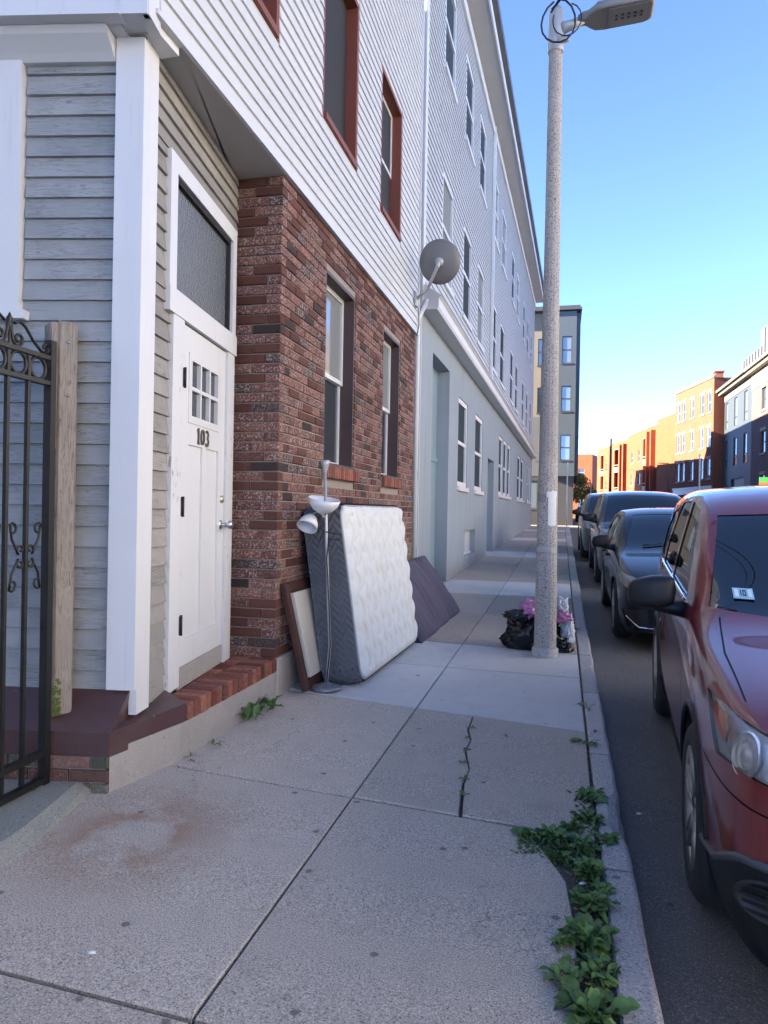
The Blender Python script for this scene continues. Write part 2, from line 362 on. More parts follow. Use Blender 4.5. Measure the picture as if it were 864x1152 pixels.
for i in range(len(rows)-1):
    a, b = rows[i], rows[i+1]
    mat = MAT['walk_new'] if i in (5, 6) else MAT['walk'] if i < 5 else MAT['walk_old'] if i < 9 else MAT['walk_new'] if i % 4 == 1 else MAT['walk_old']
    xl = -2.6 if i < 4 else -2.25
    if i == 3: slab([(-2.25, a(-2.25)), (XL, a(XL)), (XL, b(XL)), (-2.25, b(-2.25))], mat)
    else: slab([(xl, a(xl)), (XL, a(XL)), (XL, b(XL)), (xl, b(xl))], mat, random.uniform(-.003, .003))
    if i == 3: slab([(XL, a(XL)), (.075, a(.075)), (.075, 2.5), (.045, 2.86), (-.05, 3.10), (-.13, b(-.13)), (XL, b(XL))], mat)
    elif i == 4:
        slab([(XL, a(XL)), (-.43, a(-.43)), (-.465, 3.7), (-.455, 3.9), (-.515, 4.2), (-.505, 4.4), (-.55, 4.6), (-.553, b(-.553)), (XL, b(XL))], mat)
        slab([(-.42, a(-.42)), (.165, a(.165)), (.17, b(.17)), (-.552, b(-.552)), (-.548, 4.6), (-.508, 4.4), (-.512, 4.2), (-.458, 3.9), (-.46, 3.7)], mat, .003, .012)
    elif i < 3: slab([(XL, a(XL)), (.08, a(.08)), (.08, b(.08)), (XL, b(XL))], mat)
    else: slab([(XL, a(XL)), (.172, a(.172)), (.172, b(.172)), (XL, b(XL))], mat, random.uniform(-.003, .003))
soilp = MB().add([(x, y, gz(y)-.010) for x, y in ((-.25, 3.40), (-.2, 3.12), (0, 2.8), (.07, 2.4), (.07, .5), (.185, .5), (.185, 3.9), (.15, 3.9))], [tuple(range(8))]); obj('soil_patch', soilp, MAT['soil'], sidewalk)
# kerb: granite stones
kerb = tag(obj('kerb', strip(.20, .28, -.06, [y for y in YB if -11 < y < 41]+[41]), MAT['soil']), 'row of speckled granite kerb stones between pavement and road', 'kerb', kind='structure')
y = -2.2; kst = [-2.2, -.4, 1.35, 2.98, 4.35, 5.75, 7.2, 8.7, 10.2, 11.8]
while kst[-1] < 39.5: kst.append(kst[-1]+1.75)
kst[-1] = 41.0
for j, (a, b) in enumerate(zip(kst, kst[1:])):
    nn = 10 if a < 10 else 3; m = MB(); rn = random.Random(j); xin = .182; rowsv = []
    for k in range(nn+1):
        y = a+.010+(b-a-.020)*k/nn; e = rn.uniform(-.004, .004); w0 = .30+.0012*max(0, y-6)*3+e; c = .018+rn.uniform(-.004, .008); z = gz(y)+rn.uniform(-.002, .003)
        if abs(y-3.55) < .17 and nn == 10: c += .05
        rowsv.append([(xin, y, z-.1), (xin, y, z-.008), (xin+.008, y, z+.002), (w0-c, y, z+.002), (w0-c*.35, y, z-c*.35), (w0, y, z-c), (w0+.006, y, z-.17)])
    vs = [p for r in rowsv for p in r]; q = 7
    fs = [(k*q+i, k*q+i+1, (k+1)*q+i+1, (k+1)*q+i) for k in range(nn) for i in range(q-1)]+[tuple(range(q)), tuple(nn*q+i for i in range(q))[::-1]]
    m.add(vs, [f[::-1] for f in fs]); obj('kerb_stone', m, MAT['kerb'], kerb)
# opposite pavement and kerb
m = strip(11.4, 40, 0.0); o = tag(obj('sidewalk_opposite', m, MAT['walk_old']), 'pavement on the far side of the road', 'sidewalk', kind='structure')
obj('kerb_face', MB().add([(11.4, y, gz(y)+d) for y in YB for d in (-.13, .001)], [(2*i, 2*i+1, 2*i+3, 2*i+2) for i in range(len(YB)-1)]), MAT['kerb'], o)
# raised yard path behind the gate, broken edge
ed = []; rn = random.Random(3)
for k in range(25):
    f = k/24; yy = -3+6.1*f; xx = -2.02-.155*max(0, (yy-2.2)/.9) if yy > 2.2 else -2.02
    ed.append((xx+rn.uniform(-.02, .02), yy))
m = MB(); vs = []
for (xx, yy) in ed:
    z = gz(yy)+.055; vs += [(-7, yy, z), (xx-.07, yy, z+rn.uniform(-.003, .003)), (xx-.025+rn.uniform(-.012, .012), yy, z-.012-rn.uniform(0, .02)), (xx, yy, z-.05), (xx+.012, yy, z-.12)]
m.add(vs, [(k*5+i, (k+1)*5+i, (k+1)*5+i+1, k*5+i+1)[::-1] for k in range(24) for i in range(4)])
tag(obj('yard_path', m, MAT['path']), 'raised mossy concrete path behind the iron gate with broken edge', 'path', kind='structure')

# ------------------------------------------------------------------ near corner house
house = thing('corner_house', 'corner house with white siding above, weathered grey clapboards, white door and brick ground floor', 'house', (-4, 6, 0))
XB, XU = -2.0, -1.97                       # brick plane, upper siding plane
YC, YE = 4.95, 9.86                        # brick corner, end of house
uL = Vector((-.983, -.182, 0)); uD = Vector((-.143, .99, 0)).normalized(); C0 = Vector((-2.11, 3.29, 0))
bw_holes = [(5.98, 6.90, 1.80, 3.50), (8.05, 8.93, 1.80, 3.50)]
up_holes = [(3.72, 4.78, 4.68, 6.28), (5.72, 6.77, 4.68, 6.28), (7.68, 8.73, 4.70, 6.28)]
brick_wall = None
m = MB()
for a, b, c, d in holes_split(YC+.012, YE, .30, 3.85, bw_holes): m.box(XB-.12, XB-.012, a, b, c, d)
m.box(-2.40, XB-.12, YC+.012, YC+.12, .30, 3.85)
brick_wall = obj('brick_wall', m, MAT['mortar'], house)
# house core (blocks light, never seen directly)
c1 = MB(); c1.prism([(-2.36, YC+.12), (-2.16, YC+.12), (-2.16, YE-.01), (-11, YE-.01), (-11, 4.0), (-4.2, 3.9)], .1, 3.86)
c1.prism([(-2.06, 3.32), (-2.12, YE-.005), (-11, YE-.005), (-11.6, 1.7)], 3.875, 9.6)
c1.prism([(C0.x-.2, C0.y+.04), (-2.46, 4.82), (-4.2, 3.9), (-11, 4.0), (-11.6, 1.55)], .1, 3.865)
obj('blocking_core', c1, MAT['dark'], house)
# bricks
H = .0715; BL = .205; J = .010
unit = {}
def brick_mesh(L, D=.09, h=H-J, c=.005):
    k = (round(L, 3), D, h)
    if k not in unit:
        mb = MB(); i = c
        vs = [(0, 0, 0), (L, 0, 0), (L, 0, h), (0, 0, h), (0, D-c, 0), (L, D-c, 0), (L, D-c, h), (0, D-c, h), (i, D, i), (L-i, D, i), (L-i, D, h-i), (i, D, h-i)]
        mb.add(vs, [(8, 11, 10, 9), (4, 8, 9, 5), (5, 9, 10, 6), (6, 10, 11, 7), (7, 11, 8, 4), (0, 4, 5, 1), (1, 5, 6, 2), (2, 6, 7, 3), (3, 7, 4, 0)])
        me = mb.mesh('brick'); unit[k] = (me, vs, mb.f)
    return unit[k]
rest = MB(); count = 0
def put_brick(M, L, single, mat='brick', D=.09, h=H-J, parent=None):
    global count
    me, vs, fs = brick_mesh(L, D, h)
    if single:
        if not me.materials: me.materials.append(MAT[mat])
        obj('brick', me, MAT[mat], parent or brick_wall, M); count += 1
    else: rest.add([M @ Vector(v) for v in vs], fs)
# frames: local x along wall, y outward, z up
def wallM(o, u, out):
    u = Vector(u).normalized(); n = Vector(out); z = Vector((0, 0, 1))
    return Matrix(((u.x, n.x, 0, o[0]), (u.y, n.y, 0, o[1]), (0, 0, 1, o[2]), (0, 0, 0, 1)))
rn = random.Random(5)
for c in range(49):
    z = .335+c*H
    # return face towards the door (faces -Y): from X=-2.38 to -2.0
    segs = [(0, .15), (.16, .375)] if c % 2 else [(0, .255), (.265, .375)]
    for a, b in segs: put_brick(wallM((-2.375+a, YC+.085, z), (1, 0, 0), (0, -1, 0)) @ Matrix.Translation((0, rn.uniform(-.002, .003), 0)), b-a, True)
    # street face
    y = YC+.085 if c % 2 else YC+.085
    x = YC+.082+(0.0 if c % 2 else -.0)
    first = True; pos = YC+.082
    while pos < YE-.02:
        L = (.10 if c % 2 else .205) if first else BL-J
        first = False; e = min(pos+L, YE)
        ok = True; zm0, zm1 = z, z+H-J
        segs = [(pos, e)]
        for h in bw_holes:
            if zm1 > h[2]-.12 and zm0 < h[3]-.002:
                lo = h[0]-.03 if zm0 < h[2] else h[0]; hi = h[1]+.03 if zm0 < h[2] else h[1]
                ns = []
                for s0, s1 in segs:
                    if s1 <= lo or s0 >= hi: ns.append((s0, s1)); continue
                    if s0 < lo: ns.append((s0, lo-.002))
                    if s1 > hi: ns.append((hi+.002, s1))
                segs = ns
        for s0, s1 in segs:
            if s1-s0 > .03:
                # local x reversed so that y is outward (+X)
                put_brick(wallM((XB-.09, s0, z), (0, 1, 0), (1, 0, 0)) @ Matrix.Translation((0, rn.uniform(-.003, .003), 0)), s1-s0, s0 < 6.0-.01*0 and count < 292)
        pos = e+J
obj('bricks', rest, MAT['brick'], brick_wall, kind='stuff', label='red brown flecked bricks of the farther wall')
# rowlock sills
for h in bw_holes:
    s = obj('window_sill', MB().box(XB-.02, XB+.01, h[0]-.03, h[1]+.03, h[2]-.112, h[2]-.004), MAT['mortar'], house); yy = h[0]-.028
    while yy < h[1]+.02: obj('brick', MB().cbox(XB-.01, XB+.045, yy, yy+.058, h[2]-.108, h[2]+rn.uniform(-.003, .003), .005), MAT['brick_step'], s); yy += .068
# plinth under the brick wall
rest = MB()
obj('plinth', MB().cbox(-2.3, -1.985, YC+.02, YE, -.1, .325, .01), MAT['footing'], house)
# windows facing the street (+X)
def window(parent, X, y0, y1, z0, z1, liner, recess=.13, sash=.045, pane='glass', pane2=None, split=.5, fm='white', jt=.03):
    w_ = obj('window', MB().box(X-recess-.03, X-.012, y0, y0+jt, z0, z1).box(X-recess-.03, X-.012, y1-jt, y1, z0, z1).box(X-recess-.03, X-.012, y0+jt, y1-jt, z1-jt, z1).box(X-recess-.03, X+.012, y0+jt, y1-jt, z0, z0+jt), MAT[liner], parent)
    a, b, c, d = y0+jt, y1-jt, z0+jt, z1-jt; zm = c+(d-c)*split; xi = X-recess
    f = MB(); s = sash
    for (p, q, xo) in ((zm-.02, d, 0), (c, zm+.02, -.025)):
        x0, x1 = xi+xo-.02, xi+xo+.012
        f.box(x0, x1, a, a+s, p, q).box(x0, x1, b-s, b, p, q).box(x0, x1, a+s, b-s, p, p+s*.9).box(x0, x1, a+s, b-s, q-s, q)
    obj('frame', f, MAT[fm], w_)
    for (p, q, xo) in ((zm-.02, d, 0), (c, zm+.02, -.025)):
        obj('pane', MB().box(xi+xo-.012, xi+xo-.004, a+s-.003, b-s+.003, p+s*.9-.003, q-s+.003), MAT[pane2 if (pane2 and xo == 0) else pane], w_)
    return w_
for h in bw_holes: window(house, XB, *h, 'maroon2', .13, pane2='glass_pale')
for h in up_holes: window(house, XU, *h, 'rust', .14, jt=.05, pane2='glass_pale')
# upper white siding, one board per course
def lap(L, e=.1016, t=.016):
    return MB().add([(0, 0, 0), (L, 0, 0), (L, t, .002), (0, t, .002), (0, .001, e), (L, .001, e), (0, t*.85, .012), (L, t*.85, .012)],
                    [(0, 3, 2, 1), (3, 6, 7, 2), (6, 4, 5, 7), (0, 4, 6, 3), (1, 2, 7, 5), (0, 1, 5, 4)])
wall_up = obj('upper_wall', MB().box(XU-.06, XU-.018, 3.28, YE, 3.86, 9.55) if False else MB(), MAT['vinyl'], house)
m = MB()
for a, b, c, d in holes_split(3.26, YE, 3.855, 9.55, up_holes): m.box(XU-.055, XU-.017, a, b, c, d)
wall_up.data = m.mesh('upper_wall'); wall_up.data.materials.append(MAT['vinyl'])
E = .0995
for c in range(56):
    z = 3.862+c*E
    cuts = [(3.25, YE)]
    for h in up_holes:
        if z+E > h[2]-.005 and z < h[3]+.005:
            ns = []
            for s0, s1 in cuts:
                if s1 <= h[0] or s0 >= h[1]: ns.append((s0, s1)); continue
                if s0 < h[0]: ns.append((s0, h[0]-.001))
                if s1 > h[1]: ns.append((h[1]+.001, s1))
            cuts = ns
    for s0, s1 in cuts: obj('siding_board', lap(s1-s0, E), MAT['vinyl'], wall_up, wallM((XU-.016, s0, z), (0, 1, 0), (1, 0, 0)))
obj('end_trim', MB().box(XU-.02, XU+.012, YE-.0, YE+.03, 3.84, 9.5), MAT['trim'], house)
obj('drip_edge', MB().box(XU-.03, XU+.008, 3.2, YE, 3.835, 3.86), MAT['trim'], house)
# upper corner and left upper face
uc = Vector((XU-.005, 3.13, 0)); ML = lambda s, z: wallM((uc.x+uL.x*s, uc.y+uL.y*s, z), uL, (uL.y, -uL.x, 0) if (-uL.x) < 0 else (-uL.y*-1, uL.x, 0))
nL = Vector((.182, -.983, 0))
def wl(o, s, z, off=0): return wallM((o.x+uL.x*s+nL.x*off, o.y+uL.y*s+nL.y*off, z), uL, nL)
lf = obj('left_upper_wall', MB().box(0, 9, -.06, -.02, 3.86, 9.5), MAT['vinyl'], house, wl(uc, 0, 0))
for c in range(3): obj('siding_board', lap(8.6, .19, .018), MAT['vinyl'], lf, wl(uc, .13, 3.89+c*.19, -.018))
obj('corner_board', MB().box(-.005, .13, -.02, .022, 3.775, 9.5).box(-.012, .02, -.14, .012, 3.775, 9.5), MAT['white'], house, wl(uc, 0, 0))
obj('bottom_band', MB().box(.13, 9, -.05, .012, 3.79, 3.885).box(.13, 9, -.05, .03, 3.772, 3.79), MAT['white'], house, wl(uc, 0, 0))
# soffit over the recessed door
pD = lambda s: (C0+uD*s)
e1 = pD(1.72)
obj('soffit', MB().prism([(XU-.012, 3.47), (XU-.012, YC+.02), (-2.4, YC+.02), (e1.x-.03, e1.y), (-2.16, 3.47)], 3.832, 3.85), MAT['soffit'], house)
obj('corner_return', MB().prism([(uc.x-.03, uc.y+.035), (XU-.03, 3.468), (-2.16, 3.468), (C0.x-.1, C0.y), (uc.x+uL.x*.17-.01, uc.y+uL.y*.17+.03)], 3.79, 3.851), MAT['white'], house)
obj('soffit_left', MB().box(.16, 9, -.35, -.02, 3.775, 3.80), MAT['trim'], house, wl(uc, 0, 0))
obj('crown_moulding', MB().prism([(.0, 0), (.03, 0), (.06, .03), (.125, .085), (.145, .115), (.0, .115)], .12, 8, Matrix(((0, 0, 1, 0), (1, 0, 0, 0), (0, 1, 0, 0), (0, 0, 0, 1)))), MAT['trim'], house, wl(C0, 0, 3.655))
# left facade clapboards
lw = obj('left_wall', MB().box(.0, 9, -.08, -.012, .40, 3.8), MAT['clap'], house, wl(C0, 0, 0))
for c in range(34):
    z = .475+c*.1045
    if z > 3.70: break
    obj('clapboard', lap(.50, .1045, .020), MAT['clap'], lw, wl(C0, .09, z, -.012))
    # beyond the window casing
obj('window_casing', MB().box(.60, .74, -.012, .04, 2.40, 3.70).box(.74, .80, -.012, .02, 2.40, 3.70).box(.56, 1.8, -.012, .06, 2.355, 2.40), MAT['white'], house, wl(C0, 0, 0))
ww = obj('window', MB().box(.80, .85, -.012, .008, 2.4, 3.7).box(.85, 1.6, -.012, .008, 3.62, 3.7).box(1.55, 1.6, -.012, .008, 2.4, 3.62).box(.85, 1.55, -.012, .006, 2.4, 2.46), MAT['white'], house, wl(C0, 0, 0)); obj('pane', MB().box(.85, 1.55, -.008, -.002, 2.46, 3.62), MAT['glass'], ww, wl(C0, 0, 0))
for c in range(20):
    z = .475+c*.1045
    obj('clapboard', lap(2.4, .1045, .020), MAT['clap'], lw, wl(C0, .591, z, -.012))
# corner boards (white), two faces
def wd(s, z, off=0):
    nD = Vector((.99, .143, 0)); return wallM((C0.x+uD.x*s+nD.x*off, C0.y+uD.y*s+nD.y*off, z), uD, nD)
obj('corner_board', MB().box(-.03, .115, -.012, .03, .49, 3.775), MAT['white'], house, wl(C0, 0, 0))
obj('corner_board', MB().box(-.0, .155, -.01, .03, .36, 3.83), MAT['white'], house, wd(0, 0))
# door wall
dw = obj('door_wall', MB().box(.05, .60, -.06, -.012, .33, 2.5).box(1.43, 1.7, -.06, -.012, .33, 2.5).box(.05, 1.7, -.06, -.012, 3.3, 3.832), MAT['clap2'], house, wd(0, 0))
for c in range(24):
    z = .36+c*.1045
    if z > 2.6: break
    obj('clapboard', lap(.27 if z < 2.55 else .23, .1045, .019), MAT['clap2'], dw, wd(.158, z, -.012))
for c in range(9):
    z = 2.626+c*.1045
    if z < 3.36: obj('clapboard', lap(.20, .1045, .019), MAT['clap2'], dw, wd(.158, z, -.012))
for c in range(5):
    z = 3.414+c*.0915
    obj('clapboard', lap(1.55, .0915, .019), MAT['clap2'], dw, wd(.158, z, -.012))
# casing: legs, head, transom
obj('door_casing', MB().box(.43, .60, -.012, .022, .36, 2.515).box(1.432, 1.58, -.012, .022, .325, 2.515), MAT['peel'], house, wd(0, 0))
obj('door_head', MB().box(.355, 1.60, -.012, .03, 2.515, 2.655), MAT['peel'], house, wd(0, 0))
tr = obj('transom_window', MB().box(.355, .455, -.012, .026, 2.655, 3.41).box(1.50, 1.58, -.012, .026, 2.655, 3.41).box(.455, 1.50, -.012, .026, 3.31, 3.41), MAT['white'], house, wd(0, 0))
obj('frame', MB().box(.455, .48, -.05, .006, 2.655, 3.31).box(1.475, 1.50, -.05, .006, 2.655, 3.31).box(.48, 1.475, -.05, .006, 3.285, 3.31).box(.48, 1.475, -.05, .006, 2.655, 2.675), MAT['dark'], tr, wd(0, 0))
obj('pane', MB().box(.48, 1.475, -.03, -.022, 2.675, 3.285), MAT['glass_frost'], tr, wd(0, 0))
# door with six lights, two tall panels, hinges, knob, number
D0, D1, Z0, Z1 = .605, 1.428, .46, 2.505
door = MB(); lt = [(.745, 1.275, 1.955, 2.335)]
pn = [(.735, .985, .62, 1.80), (1.055, 1.30, .62, 1.80)]
for a, b, c, d in holes_split(D0, D1, Z0, Z1, [(*lt[0],)]+[(*p,) for p in pn]): door.box(a, b, -.04, .004, c, d)
for a, b, c, d in pn: door.box(a, b, -.03, -.009, c, d)
door = obj('door', door, MAT['white'], house, wd(0, 0), label='white panelled front door with six panes and number 103')
a, b, c, d = lt[0]; fr = MB(); t_ = .022
for p in (a, a+(b-a-t_)/3, a+(b-a-t_)*2/3, b-t_): fr.box(p, p+t_, -.03, .012, c, d)
for p in (c, (c+d-t_)/2, d-t_):
    for q in range(3): x0 = a+(b-a-t_)*q/3+t_; fr.box(x0, a+(b-a-t_)*(q+1)/3, -.03, .0115, p, p+t_)
fr.box(a-.02, b+.02, .004, .010, c-.022, c).box(a-.02, b+.02, .004, .010, d, d+.022).box(a-.022, a, .004, .0105, c-.022, d+.022).box(b, b+.022, .004, .0105, c-.022, d+.022)
obj('muntins', fr, MAT['white'], door, wd(0, 0))
for q in range(3):
    for r in range(2):
        x0 = a+(b-a-t_)*q/3+t_; z0 = c+t_+r*((c+d-t_)/2-c)
        obj('pane', MB().box(x0-.001, a+(b-a-t_)*(q+1)/3+.001, -.02, -.014, z0-.001, z0+(d-c-t_)/2-t_+.001), MAT['glass'], door, wd(0, 0))
for z in (.72, 1.42, 2.18): obj('hinge', MB().box(D0-.022, D0+.018, .004, .026, z-.055, z+.055).tube([(D0-.002, .028, z-.06), (D0-.002, .028, z+.06)], .009, 8), MAT['iron'], door, wd(0, 0))
kn = MB().tube([(1.375, .0, 1.30), (1.375, .045, 1.30)], .012, 10).lathe([(.0, -.03), (.018, -.028), (.029, -.015), (.030, .0), (.022, .012), (.0, .014)], 16, Matrix.Translation((1.375, .075, 1.30)) @ Matrix.Rotation(R_(-90), 4, 'X'))
kn.lathe([(.0, .006), (.033, .005), (.034, 0)], 16, Matrix.Translation((1.375, .004, 1.30)) @ Matrix.Rotation(R_(-90), 4, 'X'))
obj('door_knob', kn, MAT['steel'], door, wd(0, 0))
obj('deadbolt', MB().lathe([(.0, .016), (.024, .014), (.028, 0)], 16, Matrix.Translation((1.375, .004, 1.475)) @ Matrix.Rotation(R_(-90), 4, 'X')), plain('old_brass', (.45, .42, .36), .4, .1, metal=.6), door, wd(0, 0))
# digits 1 0 3 as flat raised strokes
def stroke(pts, ws, y0=.005, y1=.013):
    mb = MB(); n = len(pts); L = []; Rr = []
    for i, p in enumerate(pts):
        p = Vector(p); t = (Vector(pts[min(i+1, n-1)])-Vector(pts[max(i-1, 0)])).normalized(); nn = Vector((-t.y, t.x)); w_ = (ws[i] if isinstance(ws, list) else ws)/2
        L.append(p+nn*w_); Rr.append(p-nn*w_)
    vs = [(q.x, y1, q.y) for q in L]+[(q.x, y1, q.y) for q in Rr]+[(q.x, y0, q.y) for q in L]+[(q.x, y0, q.y) for q in Rr]
    f = []
    for i in range(n-1): f += [(i, i+1, n+i+1, n+i), (2*n+i, i, i+1, 2*n+i+1)[::-1], (n+i, n+i+1, 3*n+i+1, 3*n+i)[::-1]]
    return mb.add(vs, f)
def arc(cx, cz, rx, rz, a0, a1, n=14): return [(cx+rx*math.cos(R_(a0+(a1-a0)*i/n)), cz+rz*math.sin(R_(a0+(a1-a0)*i/n))) for i in range(n+1)]
nx = .90; zb = 1.815; hh = .10
dg = [('1', [([(0.0, hh), (0.0, 0)], .016), ([(-.022, hh-.022), (-.004, hh-.006)], .010), ([(-.02, .004), (.02, .004)], .008)], 0),
      ('0', [(arc(0, hh/2, .026, hh/2-.004, 0, 360, 24), [.006+.012*abs(math.cos(R_(360*i/24))) for i in range(25)])], .075),
      ('3', [(arc(0, hh*.74, .024, .023, 150, -80, 12), .011), (arc(0, hh*.28, .028, .027, 80, -150, 14), .013)], .155)]
for ch, sts, dx in dg:
    mb = MB()
    for pts, ws in sts:
        q = stroke([(nx+dx+x, zb+z) for x, z in pts], ws); mb.add(q.v, q.f)
    obj('number', mb, plain('bronze_digit', (.10, .09, .08), .4, .2, metal=.5), door, wd(0, 0), label='house number digit '+ch)
obj('kick_strip', MB().box(.60, 1.42, -.03, .012, .335, .458), MAT['footing'], house, wd(0, 0))
# footing, maroon water table and brick step
fo = [(-2.10, 3.10), (-1.985, 3.55), (-1.985, 5.0), (-2.6, 5.0), (-2.6, 3.0)]
obj('footing', MB().prism([(-2.102, 3.108), (-2.0, 3.6), (-1.992, YC+.015), (-2.34, YC+.015), (-2.13, 3.3)], -.1, .235), MAT['footing'], house)
oc = Vector((-2.10, 3.10, 0))
def P(v, z): return (v[0], v[1], z)
cap = MB(); A = oc; Bp = Vector((-2.0, 3.66, 0)); Lo = oc+uL*6
in_c = C0-nL*.01; in_L = C0+uL*6-nL*.02; in_B = pD(.45)+Vector((-.03, 0, 0))
cap.add([P(A, .205), P(Bp, .205), P(Lo, .205), P(A, .322), P(Bp, .335), P(Lo, .322), P(in_c, .50), P(in_L, .50), P(in_B, .39)],
        [(0, 1, 4, 3), (2, 0, 3, 5), (5, 3, 6, 7), (3, 4, 8, 6), (1, 8, 4)])
obj('water_table', cap, MAT['maroon'], house)
lb = obj('base_wall', MB().box(.0, 6, -.3, -.012, -.05, .208), MAT['mortar'], house, wl(oc, .02, 0))
for c in range(3):
    s = -.005 if c % 2 else -.11
    while s < 1.5:
        a = max(s, .003); z0 = .018+c*.0655
        if s+.2 > .02: put_brick(wl(oc, a+.0, z0, -.085), s+.195-a, True, 'brick_moss', .09, .056, lb)
        s += .205
step = obj('brick_step', MB().prism([(-2.012, 3.67), (-1.998, YC+.012), (-2.33, YC+.012), (pD(.40).x, pD(.40).y)], .235, .322), MAT['mortar'], house)
yy = 3.665; k = 0
while yy < YC-.0:
    xin_ = -2.11-.1444*(yy-3.29)-.012; xo = -1.985+rn.uniform(-.004, .004)
    n2 = max(1, round((xo-xin_)/.2))
    Ms = Matrix()
    obj('brick', MB().cbox(max(xo-.2, xin_), xo, yy, yy+.062, .237, .335+rn.uniform(-.003, .003), .007), MAT['brick_step'], step)
    if xo-.21-xin_ > .05: obj('brick', MB().cbox(xin_, xo-.21, yy, yy+.062, .237, .333+rn.uniform(-.003, .003), .007), MAT['brick_step'], step)
    yy += .0715
# satellite dish on the end of the house
dish = thing('satellite_dish', 'round grey satellite dish on an arm beside the white siding', 'satellite dish', (-1.95, 9.64, 4.25))
dc = Vector((-1.60, 9.34, 4.65)); nb = Vector((.05, -.93, -.30)).normalized()
q = nb.to_track_quat('Z', 'Y').to_matrix().to_4x4(); Md = Matrix.Translation(dc) @ q
gm = plain('dish_grey', (.13, .13, .135), .5, .06)
obj('reflector', MB().lathe([(.0, 0), (.06, -.003), (.13, -.014), (.2, -.034), (.265, -.062), (.268, -.072), (.2, -.045), (.1, -.016), (.0, -.01)], 40, Md @ Matrix.Diagonal((1, 1.06, 1, 1))), gm, dish)
obj('mount', MB().lathe([(.0, .05), (.05, .05), (.055, .0)], 16, Md).tube([dc+nb*.03, dc+nb*.05+Vector((-.01, .0, -.08))], .02, 8), MAT['galv'], dish)
obj('arm', MB().tube([dc+nb*.05, dc+nb*.05+Vector((-.04, .02, -.10)), (-1.78, 9.52, 4.36), (-1.955, 9.64, 4.27)], .022, 10), MAT['galv'], dish)
obj('foot_plate', MB().box(-1.965, -1.94, 9.57, 9.71, 4.17, 4.36), MAT['galv'], dish)
obj('cable', MB().tube([(-1.95, 9.66, 4.25), (-1.93, 9.70, 4.1), (-1.93, 9.74, 3.95), (-1.955, 9.72, 3.8)], .006, 6), MAT['black'], dish)
# ------------------------------------------------------------------ generic facade building
def fbrick(name, c, c2):
    t = NT(name); v = t.coord()
    sx = t.n('SeparateXYZ'); t.l(v, sx.inputs[0]); cb = t.n('CombineXYZ'); t.l(sx.outputs[0], cb.inputs[0]); t.l(sx.outputs[2], cb.inputs[1])
    br = t.n('TexBrick'); t.l(cb.outputs[0], br.inputs['Vector']); br.inputs['Scale'].default_value = 3.2; br.inputs['Mortar Size'].default_value = .012
    br.inputs['Color1'].default_value = (*c, 1); br.inputs['Color2'].default_value = (*c2, 1); br.inputs['Mortar'].default_value = (*sc(c, .9), 1)
    col = t.mix(br.outputs[0], t.mix((.8, .8, .8), (1.15, 1.15, 1.15), t.noise(v, .8, 4)), 1.0, 'MULTIPLY')
    return t.out(col, .9, spec=.2)
MAT['fb_orange'] = fbrick('apartment_brick', (.25, .072, .034), (.21, .06, .03))
MAT['fb_red'] = fbrick('facade_brick', (.21, .075, .045), (.17, .06, .038))
MAT['fb_brown'] = fbrick('brown_brick', (.17, .105, .10), (.14, .085, .08))
MAT['navy'] = plain('slate_panel', (.04, .054, .07), .6, .06, 1)
MAT['beige'] = plain('beige_panel', (.13, .115, .09), .7, .06, 1)
MAT['cream'] = plain('cream_stone', (.30, .25, .18), .8, .08, 2)
MAT['charcoal'] = plain('charcoal_metal', (.035, .035, .038), .5, .1)
MAT['roof'] = plain('roofing_felt', (.08, .08, .085), .9, .1)
MAT['redpanel'] = plain('coral_panel', (.22, .045, .03), .6, .1, 1)
MAT['zinc'] = plain('zinc_cladding', (.075, .078, .082), .5, .08, 2)
def fwindow(root, M, u0, u1, z0, z1, rec=.14, fm='white', pm='glass', split=True, sur=None, fw=.06, sill=True):
    w_ = obj('window', MB().box(u0, u0+fw, -rec-.04, -rec+.04, z0, z1).box(u1-fw, u1, -rec-.04, -rec+.04, z0, z1).box(u0+fw, u1-fw, -rec-.04, -rec+.04, z1-fw, z1).box(u0+fw, u1-fw, -rec-.04, -rec+.04, z0, z0+fw), MAT[fm], root, M)
    if split: obj('sash_rail', MB().box(u0+fw, u1-fw, -rec-.035, -rec+.035, (z0+z1)/2-.035, (z0+z1)/2+.035), MAT[fm], w_, M)
    obj('pane', MB().box(u0+fw-.002, u1-fw+.002, -rec-.015, -rec, z0+fw-.002, z1-fw+.002), MAT[pm], w_, M)
    if sur:
        obj('lintel', MB().box(u0-.12, u1+.12, -.02, .05, z1+.002, z1+.28), MAT[sur], w_, M); obj('sill', MB().box(u0-.08, u1+.08, -.02, .09, z0-.16, z0-.002), MAT[sur], w_, M)
    elif sill: obj('sill', MB().box(u0-.05, u1+.05, -.05, .05, z0-.09, z0-.002), MAT[fm], w_, M)
    return w_
